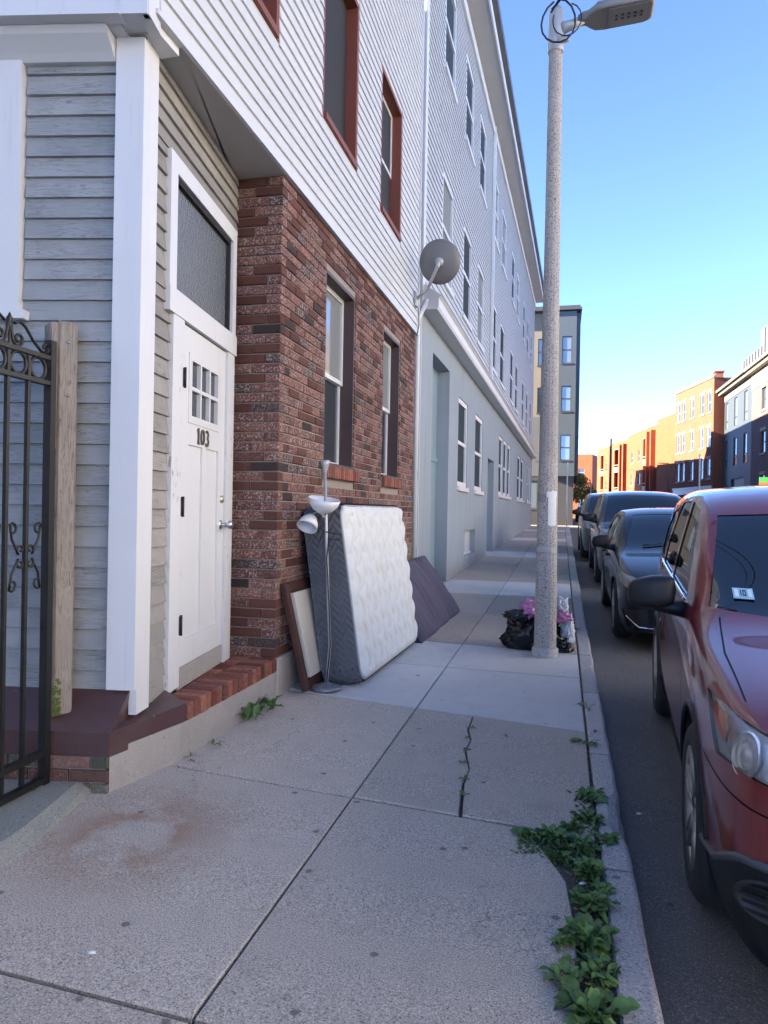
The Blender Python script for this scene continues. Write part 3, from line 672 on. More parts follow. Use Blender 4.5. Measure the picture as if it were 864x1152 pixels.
def facade(name, label, P1, P2, z0, z1, depth, wm, wins, group=None, cat='building', sgn=1, body=None, recs=(), side=None):
    P1 = Vector((*P1, 0)); P2 = Vector((*P2, 0)); u = (P2-P1).normalized(); L = (P2-P1).length; n = Vector((-u.y, u.x, 0))*sgn
    root = thing(name, label, cat, (P1.x, P1.y, z0), group); M = wallM((P1.x, P1.y, 0), u, n)
    m = MB()
    for a, b, c, d in holes_split(0, L, z0-.4, z1, [w_[:4] for w_ in wins]+[r[:4] for r in recs]): m.box(a, b, -.30, 0, c, d)
    wl_ = obj('wall', m, MAT[wm], root, M)
    rd = max([r[4] for r in recs], default=.30)
    obj('body', MB().box(0, L, -depth, -rd-.001, z0-.4, z1-.001).box(0, .3, -rd-.001, -.3, z0-.4, z1-.001).box(L-.3, L, -rd-.001, -.3, z0-.4, z1-.001), MAT[side or wm], root, M)
    obj('roof', MB().box(.15, L-.15, -depth+.15, -.2, z1-.001, z1+.05), MAT['roof'], root, M)
    for w_ in wins:
        if w_[3]-w_[2] > 0: fwindow(root, M, *w_[:4], **(w_[4] if len(w_) > 4 else {}))
    return root, M, L

# ------------------------------------------------------------------ grey rowhouse with pale siding
GX, GS = -2.05, .014
gu = Vector((GS, 1, 0)).normalized(); gn = Vector((gu.y, -gu.x, 0)); GY0 = 10.45
MG = wallM((GX, GY0, 0), gu, gn)
G = lambda y: (y-GY0)
grey = thing('grey_rowhouse', 'long pale clapboard rowhouse above a grey stucco ground floor with white cornice', 'house', (GX, GY0, .1))
g_rec = [(G(11.45), G(13.1), -.4, 3.95), (G(19.4), G(20.9), -.4, 2.85), (G(15.25), G(17.0), .47, 1.02)]
gw = [(14.2, 15.5), (16.75, 18.2)]
g_win = [(G(a), G(b), 1.92, 3.68) for a, b in gw]
for a, b, k in ((22.2, 26.7, 3), (29.8, 33.9, 2), (36.6, 39.6, 2)):
    st = (b-a)/k
    for i in range(k): g_win.append((G(a+i*st+.12), G(a+(i+1)*st-.12), 1.96, 3.76))
m = MB(); LG = G(40.5)
for a, b, c, d in holes_split(0, LG, -.4, 4.40, g_rec+g_win): m.box(a, b, -.28, 0, c, d, MG)
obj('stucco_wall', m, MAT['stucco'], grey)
obj('core', MB().box(0, LG, -12, -.62, -.4, 11.1, MG).box(0, .3, -.62, -.28, -.4, 11.1, MG).box(LG-.3, LG, -.62, -.05, -.4, 11.1, MG), MAT['stucco_rec'], grey)
obj('garage_door', MB().box(g_rec[0][0], g_rec[0][1], -.27, -.22, 0, 3.95, MG).box(g_rec[0][0], g_rec[0][1], -.22, -.20, 2.3, 2.38, MG), MAT['stucco_rec'], grey)
dr = obj('side_door', MB().box(g_rec[1][0], g_rec[1][1], -.40, -.36, .2, 2.85, MG), MAT['stucco_rec'], grey)
obj('door_handle', MB().tube([MG @ Vector((g_rec[1][0]+.15, -.36, 1.35)), MG @ Vector((g_rec[1][0]+.15, -.31, 1.35))], .03, 8), MAT['steel'], dr)
bwn = obj('basement_window', MB().box(g_rec[2][0], g_rec[2][1], -.16, -.12, .47, 1.02, MG), MAT['trim'], grey)
obj('frame', MB().box(g_rec[2][0], g_rec[2][1], -.12, -.09, .47, .51, MG).box(g_rec[2][0], g_rec[2][0]+.05, -.12, -.09, .51, 1.02, MG).box(g_rec[2][0]+.85, g_rec[2][0]+.92, -.12, -.09, .51, 1.02, MG), MAT['white'], bwn)
for w_ in g_win: fwindow(grey, MG, *w_, rec=.06, fm='white', pm='glass_screen', fw=.10)
# cornice
obj('cornice', MB().prism([(-.05, 4.36), (.24, 4.36), (.26, 4.40), (.26, 4.52), (.30, 4.56), (.02, 4.74), (-.05, 4.74)], .02, LG+.1, MG @ Matrix(((0, 0, 1, 0), (1, 0, 0, 0), (0, 1, 0, 0), (0, 0, 0, 1)))), MAT['trim'], grey)
# upper siding
rows_z = [(5.35, 7.10), (8.87, 10.50)]
ucol = [(12.0, 13.1), (14.4, 15.55), (16.65, 17.8), (19.75, 20.95), (22.0, 23.4), (25.6, 26.9), (27.9, 29.2), (31.6, 32.9), (34.4, 35.7), (37.4, 38.7)]
uh = [(G(a), G(b), c, d) for a, b in ucol for c, d in rows_z]
def eave(y): return 11.1+.062*(y-12)
def siding(y0, y1, top):
    m = MB(); e = .118; z = 4.70
    t = .02
    while z < top:
        cuts = [(max(y0, G(12+(z-11.1)/.062)-2.2 if z > 10.9 else y0), y1)]
        if cuts[0][0] >= y1-.2: break
        for h in uh:
            if z+e > h[2] and z < h[3]:
                ns = []
                for s0, s1 in cuts:
                    if s1 <= h[0] or s0 >= h[1]: ns.append((s0, s1)); continue
                    if s0 < h[0]: ns.append((s0, h[0]))
                    if s1 > h[1]: ns.append((h[1], s1))
                cuts = ns
        for s0, s1 in cuts:
            m.add([MG @ Vector(p) for p in [(s0, t, z), (s1, t, z), (s0, 0, z), (s1, 0, z), (s0, .002, z+e), (s1, .002, z+e)]], [(2, 0, 1, 3), (0, 4, 5, 1)])
        z += e
    return m
obj('siding', siding(.12, G(19.3), 11.6), MAT['vinyl2'], grey, kind='stuff', label='pale blue grey clapboard courses')
obj('siding', siding(G(19.3), LG, 12.8), MAT['vinyl2'], grey, kind='stuff', label='pale blue grey clapboard courses')
m = MB(); m2 = MB()
for a, b, c, d in holes_split(0, LG, 4.40, 11.0, uh): m.box(a, b, -.2, -.001, c, d, MG)
m.add([MG @ Vector((s, o, z)) for s, zt_ in ((0, eave(GY0)+.01), (LG, eave(40.5)+.01)) for o, z in ((-12, 10.9), (-.001, 10.9), (-.001, zt_), (-12, zt_))], [(0, 1, 2, 3), (4, 7, 6, 5), (0, 4, 5, 1), (1, 5, 6, 2), (2, 6, 7, 3), (3, 7, 4, 0)])
obj('upper_wall', m, MAT['vinyl2'], grey)
rw_ = random.Random(12)
for h in uh: fwindow(grey, MG, *h, rec=.03, fm='trim', pm=rw_.choice(['glass_screen', 'glass_screen', 'glass_screen', 'glass_blind']), fw=.07)
obj('corner_board', MB().box(-.02, .14, -.02, .03, 4.36, 10.99, MG).box(-.025, -.001, -.16, .02, 0, 10.99, MG), MAT['trim'], grey)
for k in range(56): pass
m = MB(); z = .3
while z < 11.1: m.add([MG @ Vector(p) for p in [(-.02, -.17, z), (-.02, -3, z), (0, -.17, z), (0, -3, z), (-.002, -.17, z+.118), (-.002, -3, z+.118)]], [(2, 0, 1, 3), (0, 4, 5, 1)]); z += .118
obj('side_siding', m, MAT['vinyl2'], grey, kind='stuff')
obj('downspout', MB().tube([MG @ Vector((-.08, -.03, 0.1)), MG @ Vector((-.08, -.03, 4.2)), MG @ Vector((.05, .08, 4.5))], .045, 8), MAT['trim'], grey)
obj('downspout', MB().box(G(19.25), G(19.35), .02, .09, 4.75, 11.6, MG), MAT['trim'], grey)
for y0, y1 in ((10.35, 19.28), (19.3, 40.6)):
    e0, e1 = eave(y0+.11), eave(y1-.02); a, b = G(y0), G(y1)
    def E8(p0, p1, q0, q1):   # (offset out, dz) rectangle swept along the sloping eave
        return MB().add([MG @ Vector((s, o, e+dz)) for s, e in ((a, e0), (b, e1)) for o, dz in ((p0, q0), (p1, q0), (p1, q1), (p0, q1))], [(0, 1, 2, 3), (4, 7, 6, 5), (0, 4, 5, 1), (1, 5, 6, 2), (2, 6, 7, 3), (3, 7, 4, 0)])
    obj('soffit', E8(-.3, .46, 0, .03), MAT['soffit'], grey)
    obj('fascia', E8(.46, .49, -.02, .34), MAT['trim'], grey)
    obj('gutter', E8(.491, .60, .16, .33), MAT['zinc'], grey)
    obj('frieze', E8(.022, .06, -.22, -.001), MAT['trim'], grey)
    obj('roof', E8(-12, .46, .031, .36), MAT['roof'], grey)

# ------------------------------------------------------------------ dark tower on the far corner
tw = thing('corner_tower', 'four storey dark grey apartment building with bay windows on the far street corner', 'building', (-2, 51, .7))
MT = wallM((.72, 50.4, 0), (-1, 0, 0), (0, -1, 0))
tb = [(1.17, 1.49), (2.2, 2.9)]; zr = [(4.95, 6.65), (8.2, 9.9), (11.4, 13.2)]
lw_ = [(2.10, 2.47, c, d) for c, d in zr]
m = MB()
for a, b, c, d in holes_split(1.9, 12, 4.2, 14.9, lw_): m.box(a, b, -.3, 0, c, d, MT)
obj('wall', m, MAT['beige'], tw)
obj('body', MB().box(0, 12, -25, -.301, .2, 14.9, MT), MAT['navy'], tw)  # depth stretched out of view so the tower shades facades across the street
for w_ in lw_: fwindow(tw, MT, *w_, rec=.08, fm='charcoal', pm='glass_sky', fw=.05)
bw_ = [(.28, .92, c, d) for c, d in zr]; MB_ = wallM((.75, 49.9, 0), (-1, 0, 0), (0, -1, 0)); m = MB()
for a, b, c, d in holes_split(0, 1.95, 3.9, 14.85, bw_): m.box(a, b, -.3, 0, c, d, MB_)
obj('bay', m, MAT['navy'], tw)
obj('bay_core', MB().box(.02, 1.93, -.8, -.301, 3.95, 14.8, MB_).box(-.25, -.001, -14, -.35, 3.95, 14.8, MB_), MAT['navy'], tw)
for w_ in bw_: fwindow(tw, MB_, *w_, rec=.08, fm='charcoal', pm='glass_sky', fw=.05)
obj('band', MB().box(1.96, 12, .001, .04, 3.9, 7.9, MT), MAT['zinc'], tw)
m = MB()
for a, b, c, d in holes_split(0, 12, .3, 4.2, [(2.35, 3.35, 1.7, 3.6), (4.5, 6.5, 1.5, 3.6)]): m.box(a, b, -.3, -.0, c, d, MT)
obj('shop_front', m, MAT['charcoal'], tw)
for a, b in ((2.35, 3.35), (4.5, 6.5)): fwindow(tw, MT, a, b, 1.7 if a < 3 else 1.5, 3.6, rec=.1, fm='charcoal', pm='glass_sky', split=False)
obj('cornice', MB().box(-.35, 12.2, -25, .75, 14.9, 15.05, MT).box(-.25, 12.1, -25, .65, 15.05, 15.2, MT), MAT['charcoal'], tw)

# ------------------------------------------------------------------ right hand side of the street, far
bl, M1, L1 = facade('brown_brick_building', 'brown brick building with pale sills at the right edge of the picture', (15.4, 46), (15.4, 67.0), .75, 13.3, 14, 'fb_brown',
    [(u, u+1.35, z, z+1.75, dict(rec=.12, fm='charcoal', sur='cream')) for u in (2.5, 6, 9.5, 13, 16.6) for z in (3.0, 6.5, 9.95)])
obj('painted_sun_band', MB().box(.0, L1, .001, .06, 12.0, 13.3, M1), MAT['cream'], bl)  # cream strip paints the sunlit top of the brick wall
obj('cornice', MB().box(-.2, L1, -.1, .5, 13.3, 13.6, M1).box(-.2, L1, -.1, .7, 13.6, 13.85, M1), MAT['beige'], bl)
sl, M2, L2 = facade('slate_blue_building', 'dark slate blue building with narrow bright windows and garage door', (15.4, 67.02), (15.4, 77.6), .75, 13.3, 14, 'navy',
    [(u, u+1.25, z, z+2.6, dict(rec=.1, fm='charcoal', pm='glass_sky', split=False, sill=False)) for u in (1.5, 5.3, 9.0) for z in (6.1, 9.8)]+[(2.3, 7.4, .75, 4.9, dict(rec=.2, fm='charcoal', pm='charcoal', split=False, sill=False)), (8.4, 9.6, .75, 4.3, dict(rec=.2, fm='charcoal', split=False, sill=False))])
obj('cornice', MB().box(0, L2+.6, -.1, .5, 13.3, 13.6, M2).box(0, L2+.8, -.1, .75, 13.6, 13.85, M2), MAT['beige'], sl)
obj('frieze', MB().box(0, L2, .001, .05, 12.6, 13.3, M2), MAT['beige'], sl)
for i in range(3): obj('transom_bar', MB().box((1.5, 5.3, 9.0)[i]+.05, (1.5, 5.3, 9.0)[i]+1.2, -.09, -.05, 10.55, 10.65, M2).box((1.5, 5.3, 9.0)[i]+.05, (1.5, 5.3, 9.0)[i]+1.2, -.09, -.05, 6.85, 6.95, M2), MAT['charcoal'], sl)
pent = thing('roof_addition', 'zinc clad rooftop storey with coral red panels above the brown building', 'building', (18, 60, 13.9))
MP = wallM((16.2, 50, 0), (0, 1, 0), (-1, 0, 0))
obj('red_wall', MB().box(0, 24.1, -8, 0, 13.34, 15.0, MP), MAT['redpanel'], pent)
obj('zinc_wall', MB().prism([(0, 15.0), (24.1, 15.0), (24.1, 15.8), (17.5, 15.85), (17.5, 17.2), (0, 17.2)], -.1, 8, wallM((16.2, 50, 0), (0, 1, 0), (-1, 0, 0)) @ Matrix(((1, 0, 0, 0), (0, 0, -1, 0), (0, 1, 0, 0), (0, 0, 0, 1)))), MAT['zinc'], pent)
for i in range(23): obj('seam', MB().box(.6+i*1.02, .68+i*1.02, .101, .16, 15.02, 15.75 if i > 15 else 17.1, MP), MAT['charcoal'], pent)
for u in (14.2, 18.4, 22.9): obj('window', MB().box(u, u+.7, .001, .04, 13.5, 14.95, MP), MAT['glass_sky'], pent)
for u in (1, 4, 7): obj('window', MB().box(u, u+1.2, .001, .04, 13.5, 14.95, MP), MAT['glass_sky'], pent)
fu = (1.1, 2.9, 5.6, 8.15, 9.75)
fs_, M3, L3 = facade('brick_tenement', 'four storey red brick tenement with cream window surrounds and white shopfront', (14.5, 78.2), (12.4, 88.9), .78, 15.2, 12, 'fb_red',
    [(u-.5, u+.5, z, z+2.0, dict(rec=.12, fm='white', sur='cream')) for u in fu for z in (5.2, 8.4, 11.9)]+[(u, u+.75, 1.2, 3.4, dict(rec=.1, fm='white', sill=False)) for u in (.5, 1.6, 3.3, 4.4, 6.2, 7.3, 9.0, 9.95)])
obj('shopfront_band', MB().box(.05, L3-.05, .001, .12, 3.7, 4.3, M3).box(.05, L3-.05, .001, .2, 4.3, 4.45, M3), MAT['white'], fs_)
obj('parapet', MB().box(-.05, L3+.05, -.3, .12, 15.2, 15.42, M3), MAT['cream'], fs_)
# brick apartment blocks along the bend
def apts(label, P1, P2, top, wins=(), recs=(), fins=()):
    r, M_, L_ = facade('brick_apartment_block', label, P1, P2, .8, top, 11, 'fb_orange', [(*w_, dict(rec=.12, fm='cream', sill=True)) for w_ in wins], 'sunlit brick apartment blocks', recs=[(*q, 1.5) for q in recs])
    obj('coping', MB().box(-.05, L_+.05, -.4, .08, top, top+.2, M_), MAT['cream'], r)
    for a, b, c, d in recs:
        n = 3
        for i in range(n+1):
            z = c+(d-c)*i/n
            f = obj('balcony', MB().box(a, b, -1.45, .05, z-.12, z+.02, M_), MAT['cream'], r)
            if i < n: obj('railing', MB().box(a, b, -.02, .03, z+1.0, z+1.08, M_).box(a, b, -.02, .03, z+.12, z+.7, M_), MAT['cream'], f)
            if i < n: obj('balcony_door', MB().box(a+.4, b-.4, -1.48, -1.44, z+.1, z+2.2, M_), MAT['glass'], r)
    for u in fins: obj('pier', MB().box(u, u+.5, .001, .6, .5, top-.6, M_), MAT['fb_orange'], r)
    return r
apts('blank walled brick apartment block directly left of the tenement', (12.6, 90.1), (11.4, 96.2), 13.2)
apts('brick apartment block with stacked balconies left of the blank brick block', (11.7, 97.2), (9.3, 113.5), 12.9, [(9.0, 10.2, z, z+1.6) for z in (2.6, 5.6, 8.8)]+[(13, 14.2, z, z+1.6) for z in (2.6, 5.6, 8.8)], [(4.4, 7.6, 1.0, 11.8)], (1.5, 3.6))
apts('narrow brick apartment block with balconies behind the tall dark pole', (9.9, 118), (7.8, 126), 13.0, [], [(3.4, 6.8, 1.0, 12.0)], (1.0, 2.6))
apts('low stepped brick apartment block second from the far end', (7.9, 128.6), (6.2, 140), 13.0, [(3, 4.2, z, z+1.5) for z in (2.6, 5.6, 8.8)], [(6, 8.5, 1.0, 12)], ())
apts('farthest brick apartment block closing the street', (5.7, 150), (-6, 153), 13.2, [(u, u+1.2, z, z+1.6) for u in (1.5, 4.2) for z in (2.6, 5.6, 8.8)])
for (r_, x_, y_, z_, n_) in ((fs_, 16, 84, 15.4, 'chimney'), (fs_, 19, 82, 15.4, 'chimney'), (sl, 19, 74, 13.3, 'vent')): obj(n_, MB().box(x_-.4, x_+.4, y_-.5, y_+.5, z_-.3, z_+1.3).box(x_-.5, x_+.5, y_-.6, y_+.6, z_+1.3, z_+1.45), MAT['fb_red'] if n_ == 'chimney' else MAT['zinc'], r_)
# hidden row added behind the tower (left side of the far street) - shades the lower far facades
facade('hidden_shade_row', 'hidden brick row added beyond the grey tower to shade the far facades', (-.2, 77), (-3.5, 105), .8, 13, 10, 'fb_brown', [(u, u+1.1, z, z+1.7, dict(rec=.1)) for u in (2, 6, 10, 14) for z in (2, 5.6)], sgn=-1)

# ------------------------------------------------------------------ houses added outside the frame: across the road (sun bounce), next door (shade)
rowc = ('cream', 'vinyl2', 'fb_red', 'beige')
for i, (y0, y1, hgt) in enumerate(((-34, -18, 10.5), (-17.5, -4, 9.5), (-3.5, 12, 11), (12.5, 27, 10), (27.5, 41, 11))):
    wm = ('white', 'cream', 'trim', 'white', 'cream')[i]
    facade('terraced_house', ('white', 'cream', 'pale grey', 'tall white', 'tall cream')[i]+' terraced house across the road outside the picture to the right', (14.8, y0), (14.8, y1), gz(y1)-.1, hgt, 10, wm,
        [(u, u+1.1, z, z+1.7, dict(rec=.1, fm='trim')) for u in (1.5, 4.5, 7.5, 10.5) for z in (1.4, 4.6, 7.4)], 'terraced houses across the road', cat='house')
nb_, MN, LN = facade('added_shade_house', 'unseen pale clapboard house added beyond the gated yard on the left for shade', (-7.2, -26), (-7.2, 1.25), -.2, 9.8, 9, 'vinyl2',  # unseen house added to keep the sun off the foreground
    [(u, u+1.1, z, z+1.7, dict(rec=.1, fm='trim')) for u in (3, 7, 11, 15, 19) for z in (1.4, 4.6)], sgn=-1, cat='house')
# ------------------------------------------------------------------ vehicles
from mathutils.bvhtree import BVHTree
def lerp(a, b, t): return a+(b-a)*t
def paint(name, c, metal=.35, rough=.32):
    t = NT(name); v = t.coord(); n = t.noise(v, 900, 1)
    col = t.mix(sc(c, .85), sc(c, 1.2), n)
    col = t.mix(col, (.16, .15, .145), t.ramp(t.noise(v, 2.2, 5, .6), [(.55, 0), (.85, .05)]))
    return t.out(col, rough, metal, .5, 1.0)
MAT['paint_red'] = paint('dark_red_paint', (.16, .006, .010), .15)
MAT['paint_slate'] = paint('dark_slate_paint', (.006, .008, .011), 0, .5); MAT['paint_slate'].node_tree.nodes['Principled BSDF'].inputs['Coat Weight'].default_value = .7; MAT['paint_slate'].node_tree.nodes['Principled BSDF'].inputs['Specular IOR Level'].default_value = .15
MAT['paint_grey'] = paint('grey_paint', (.03, .034, .038))
MAT['paint_silver'] = paint('silver_paint', (.07, .074, .078))
MAT['paint_white'] = paint('white_paint_car', (.6, .6, .6), 0)
MAT['plastic'] = plain('black_plastic', (.011, .0115, .013), .45, .1, 30, .1, 300, spec=.28)
MAT['chrome'] = plain('chrome', (.8, .8, .8), .12, .02, metal=1)
MAT['reflector'] = plain('lamp_reflector', (.88, .90, .92), .2, .12, 45, .35, 40, metal=.45)
MAT['amber'] = plain('amber_lens', (.80, .16, .03), .2, .15, 60, .4, 90)
MAT['rim'] = plain('alloy_rim', (.32, .32, .33), .35, .1, 8, metal=.8)
MAT['tyre'] = plain('tyre_rubber', (.018, .018, .018), .8, .2, 20, .2, 80)
MAT['seatm'] = plain('seat_cloth', (.05, .05, .052), .9, .1)
MAT['sticker'] = plain('inspection_sticker', (.30, .52, .62), .5, .05)
def wheel_parts(car, M, x, y, R, W, side):
    """wheel > tyre, rim ; axis along x"""
    w_ = obj('wheel', MB().lathe([(.0, .0), (.07, .0), (.07, -.05)], 14, Matrix.Translation((0, 0, 0))), MAT['plastic'], car, M @ Matrix.Translation((x, y, R)) @ Matrix.Rotation(R_(90*side), 4, 'Y') @ Matrix.Translation((0, 0, W/2-.045)))
    Mw = M @ Matrix.Translation((x, y, R)) @ Matrix.Rotation(R_(90*side), 4, 'Y')
    r0 = R*.66; h = W/2
    obj('tyre', MB().lathe([(r0, -h+.01), (r0+.03, -h), (R-.05, -h-.002), (R-.012, -h+.025), (R, -h+.05), (R, h-.05), (R-.012, h-.025), (R-.05, h+.002), (r0+.03, h), (r0, h-.01), (r0-.01, h-.04)], 40), MAT['tyre'], w_, Mw)
    rm = MB().lathe([(r0-.012, -h+.02), (r0-.012, h-.02), (r0+.006, h-.004), (r0-.02, h-.012), (r0-.035, h-.05), (r0-.04, -h+.05)], 40)
    for k in range(5):
        a = 2*math.pi*k/5
        for da in (-.16, .16):
            p0 = Vector((.04*math.cos(a+da*2), .04*math.sin(a+da*2), h-.035)); p1 = Vector(((r0-.02)*math.cos(a+da), (r0-.02)*math.sin(a+da), h-.02))
            rm.tube([p0, (p0+p1)/2+Vector((0, 0, .006)), p1], [.022, .017, .02], 6)
    rm.lathe([(.0, h-.03), (.05, h-.03), (.06, h-.06)], 14)
    obj('rim', rm, MAT['rim'], w_, Mw)
    obj('brake_disc', MB().lathe([(.0, h-.10), (r0-.05, h-.10)], 24), MAT['dark'], w_, Mw)
def car(name, label, group, spec, pos, ang, paintm, pitch=0.0, lod=False):
    root = thing(name, label, 'car', pos, group)
    M = Matrix.Translation(Vector(pos)) @ Matrix.Rotation(-ang, 4, 'Z') @ Matrix.Rotation(pitch, 4, 'X')
    st = spec['st']; rings = []
    for (y, hw, zl, zt, kind, zb) in st:
        zs = zt-.06 if kind == 0 else zb
        p = [(.93, zl), (.985, lerp(zl, zs, .16)), (1.0, lerp(zl, zs, .52)), (.995, lerp(zl, zs, .84)), (.965, zs)]
        if kind == 0: p += [(.87, zt-.018), (.62, zt-.004), (.32, zt+.006), (0, zt+.01)]
        else:
            rw = .965-spec.get('tumble', .36)*(zt-zb)
            p += [(lerp(.965, rw, .45), lerp(zb, zt, .47)), (rw, zt-.05), (rw*.62, zt-.006), (0, zt+.004)]
        rings.append([(f*hw, y, z) for f, z in p])
    K = 9; bm = bmesh.new(); V = []
    for r in rings:
        V.append([bm.verts.new((-x, y, z)) for x, y, z in r]+[bm.verts.new((x, y, z)) for x, y, z in r[-2::-1]])
    N = 2*K-1
    for i in range(len(V)-1):
        for j in range(N-1): bm.faces.new((V[i][j], V[i][j+1], V[i+1][j+1], V[i+1][j]))
    for e in (0, -1):
        for k in range(K-1):
            q = [V[e][k], V[e][N-1-k], V[e][N-2-k], V[e][k+1]] if k < K-2 else [V[e][k], V[e][N-1-k], V[e][k+1]]
            bm.faces.new(q if e == 0 else q[::-1])
    cl = bm.edges.layers.float.new('crease_edge')
    for i in range(len(V)-1):
        for j in (4, N-5, 6, N-7):
            ed = bm.edges.get((V[i][j], V[i+1][j]))
            if ed: ed[cl] = (.45 if st[i][4] == 1 else .25) if j in (6, N-7) else .30
    bmesh.ops.recalc_face_normals(bm, faces=bm.faces)
    me = bpy.data.meshes.new('cage'); bm.to_mesh(me); bm.free()
    tmp = bpy.data.objects.new('cage', me); COL.objects.link(tmp); md = tmp.modifiers.new('s', 'SUBSURF'); md.levels = md.render_levels = 2 if lod else 3
    dg_ = bpy.context.evaluated_depsgraph_get(); ev = tmp.evaluated_get(dg_); em = ev.to_mesh(); bm = bmesh.new(); bm.from_mesh(em); ev.to_mesh_clear(); bpy.data.objects.remove(tmp)
    for f in bm.faces: f.material_index = 0; f.smooth = True
    bm.normal_update()
    bvh = BVHTree.FromBMesh(bm)
    def hit(o, d):
        h = bvh.ray_cast(Vector(o), Vector(d).normalized()); return h[0], h[1]
    idx = [0]
    def cut(pts, axis, filt, only0=True):
        idx[0] += 1; axis = Vector(axis).normalized(); pts = [Vector(p) for p in pts]
        e1 = axis.orthogonal().normalized(); e2 = axis.cross(e1)
        q = [(p.dot(e1), p.dot(e2)) for p in pts]; mn = (min(a for a, b in q)-.06, min(b for a, b in q)-.06); mx = (max(a for a, b in q)+.06, max(b for a, b in q)+.06)
        def near(f):
            c = f.calc_center_median(); a, b = c.dot(e1), c.dot(e2); return mn[0] < a < mx[0] and mn[1] < b < mx[1] and filt(c, f.normal)
        for i in range(len(pts)):
            a, b = pts[i], pts[(i+1) % len(pts)]
            if (b-a).length < 1e-6: continue
            fs = [f for f in bm.faces if near(f)]
            g_ = list({v for f in fs for v in f.verts})+list({e for f in fs for e in f.edges})+fs
            bmesh.ops.bisect_plane(bm, geom=g_, plane_co=a, plane_no=(b-a).cross(axis), dist=1e-5)
        bm.normal_update()
        for f in bm.faces:
            if only0 and f.material_index: continue
            if not near(f): continue
            c = f.calc_center_median(); x, y = c.dot(e1), c.dot(e2); ins = False
            for i in range(len(q)):
                (x1, y1), (x2, y2) = q[i], q[(i+1) % len(q)]
                if (y1 > y) != (y2 > y) and x < (x2-x1)*(y-y1)/(y2-y1)+x1: ins = not ins
            if ins: f.material_index = idx[0]
        return idx[0]
    def extract(i, off=0.0, nm='part', matn=None, keep=True, thick=0):
        b2 = bmesh.new(); mp = {}; ii = i if isinstance(i, tuple) else (i,)
        for f in bm.faces:
            if f.material_index in ii:
                vs = []
                for v in f.verts:
                    if v not in mp: mp[v] = b2.verts.new(v.co+v.normal*off)
                    vs.append(mp[v])
                try: nf = b2.faces.new(vs); nf.smooth = True
                except ValueError: pass
        me2 = bpy.data.meshes.new(nm); b2.to_mesh(me2); b2.free()
        return me2
    parts = []
    sd = {-1: (lambda c, n: c.x < -.3 and abs(n.x) > .25), 1: (lambda c, n: c.x > .3 and abs(n.x) > .25)}
    # wheel arches
    R0 = spec['R']; ar = R0+spec.get('gap', .06)
    for s in (-1, 1):
        for ya in spec['ax']:
            i = cut([(0, ya+ar*math.cos(t*math.pi/13), max(.0, R0+ar*math.sin(t*math.pi/13))) for t in range(27)], (1, 0, 0), lambda c, n, s=s: c.x*s > .45 and c.z < 1.1)
            bmesh.ops.delete(bm, geom=[f for f in bm.faces if f.material_index == i], context='FACES')
    win = []
    for s in (-1, 1):
        for poly in spec['win']:
            win.append(cut([(0, y, z) for y, z in poly], (1, 0, 0), lambda c, n, s=s: c.x*s > .3 and c.z > spec['zb']-.1))
    ws = spec['ws']   # (y range, bottom hw, bottom z, top hw, top z)
    y0, y1, bh, bz, th, tz = ws
    wsi = cut([(-bh, 0, bz), (-bh*.5, 0, bz-.022), (0, 0, bz-.03), (bh*.5, 0, bz-.022), (bh, 0, bz), (th, 0, tz-.012), (th*.5, 0, tz+.004), (-th*.5, 0, tz+.004), (-th, 0, tz-.012)], (0, 1, 0), lambda c, n: y0 < c.y < y1 and n.y < -.15)
    hl = []; am = []; cuts_x = []
    for s in (-1, 1):
        pts = [(x*-s*-1 if False else x*(-s)*-1, y, z) for x, y, z in spec['hl']]
        pts = [(abs(x)*s, y, z) for x, y, z in spec['hl']]
        hl.append(cut(pts, (s*.62, -.78, .05), lambda c, n, s=s: c.x*s > .15 and c.y < 1.1 and c.z < 1.15 and n.z < .9))
    am = []
    if spec.get('amber'):
        for s in (-1, 1): am.append(cut([(abs(x)*s, y, z) for x, y, z in spec['amber']], (s*.62, -.78, .05), lambda c, n, s=s: c.x*s > .15 and c.y < 1.1 and c.z < 1.15 and n.z < .9, only0=False))
    extra = []
    for nm, pts, axis, filt, off, mt in spec.get('extra', []):
        extra.append((cut(pts, axis, filt), nm, off, mt))
    # --- emit
    body = obj('body', extract(0), MAT[paintm], root, M)
    for i in win:
        g_ = obj('side_window', extract(i, -.006), MAT['carglass'], root, M)
    obj('windshield', extract(wsi, -.004), MAT['carglass'], root, M)
    for k, i in enumerate(hl):
        s = (-1, 1)[k]
        h_ = obj('headlight', extract(i, -.014), MAT['reflector'], root, M)
        obj('lens', extract((i, am[k]) if am else i, .003), MAT['lens'], h_, M)
        hp = [Vector((abs(x)*s, y, z)) for x, y, z in spec['hl']]
        fa = spec['hlc']; c0 = Vector((abs(fa[0])*s, fa[1], fa[2])); dv = Vector((s*.55, -.83, 0)).normalized(); hh_ = hit(c0+dv*.5, -dv); c0, dv = (hh_[0]-hh_[1]*.013, hh_[1]) if hh_[0] else (c0, dv); q = Matrix.Translation(c0) @ dv.to_track_quat('Z', 'Y').to_matrix().to_4x4()
        obj('reflector_bowl', MB().lathe([(.0, .010), (fa[3]*.22, .009), (fa[3]*.3, .002), (fa[3]*.62, .0015), (fa[3]*.66, .006), (fa[3]*.72, .002), (fa[3]*.93, .003), (fa[3]*.98, .009), (fa[3]*1.02, .008), (fa[3]*1.04, .0)], 28, q), MAT['reflector'], h_, M)
        if spec.get('amber'):
            obj('indicator', extract(am[k], -.005), MAT['amber'], h_, M)
    for i, nm, off, mt in extra: obj(nm, extract(i, off), MAT[mt], root, M)
    bm.free()
    hwm = max(r[1] for r in st); L = st[-1][0]
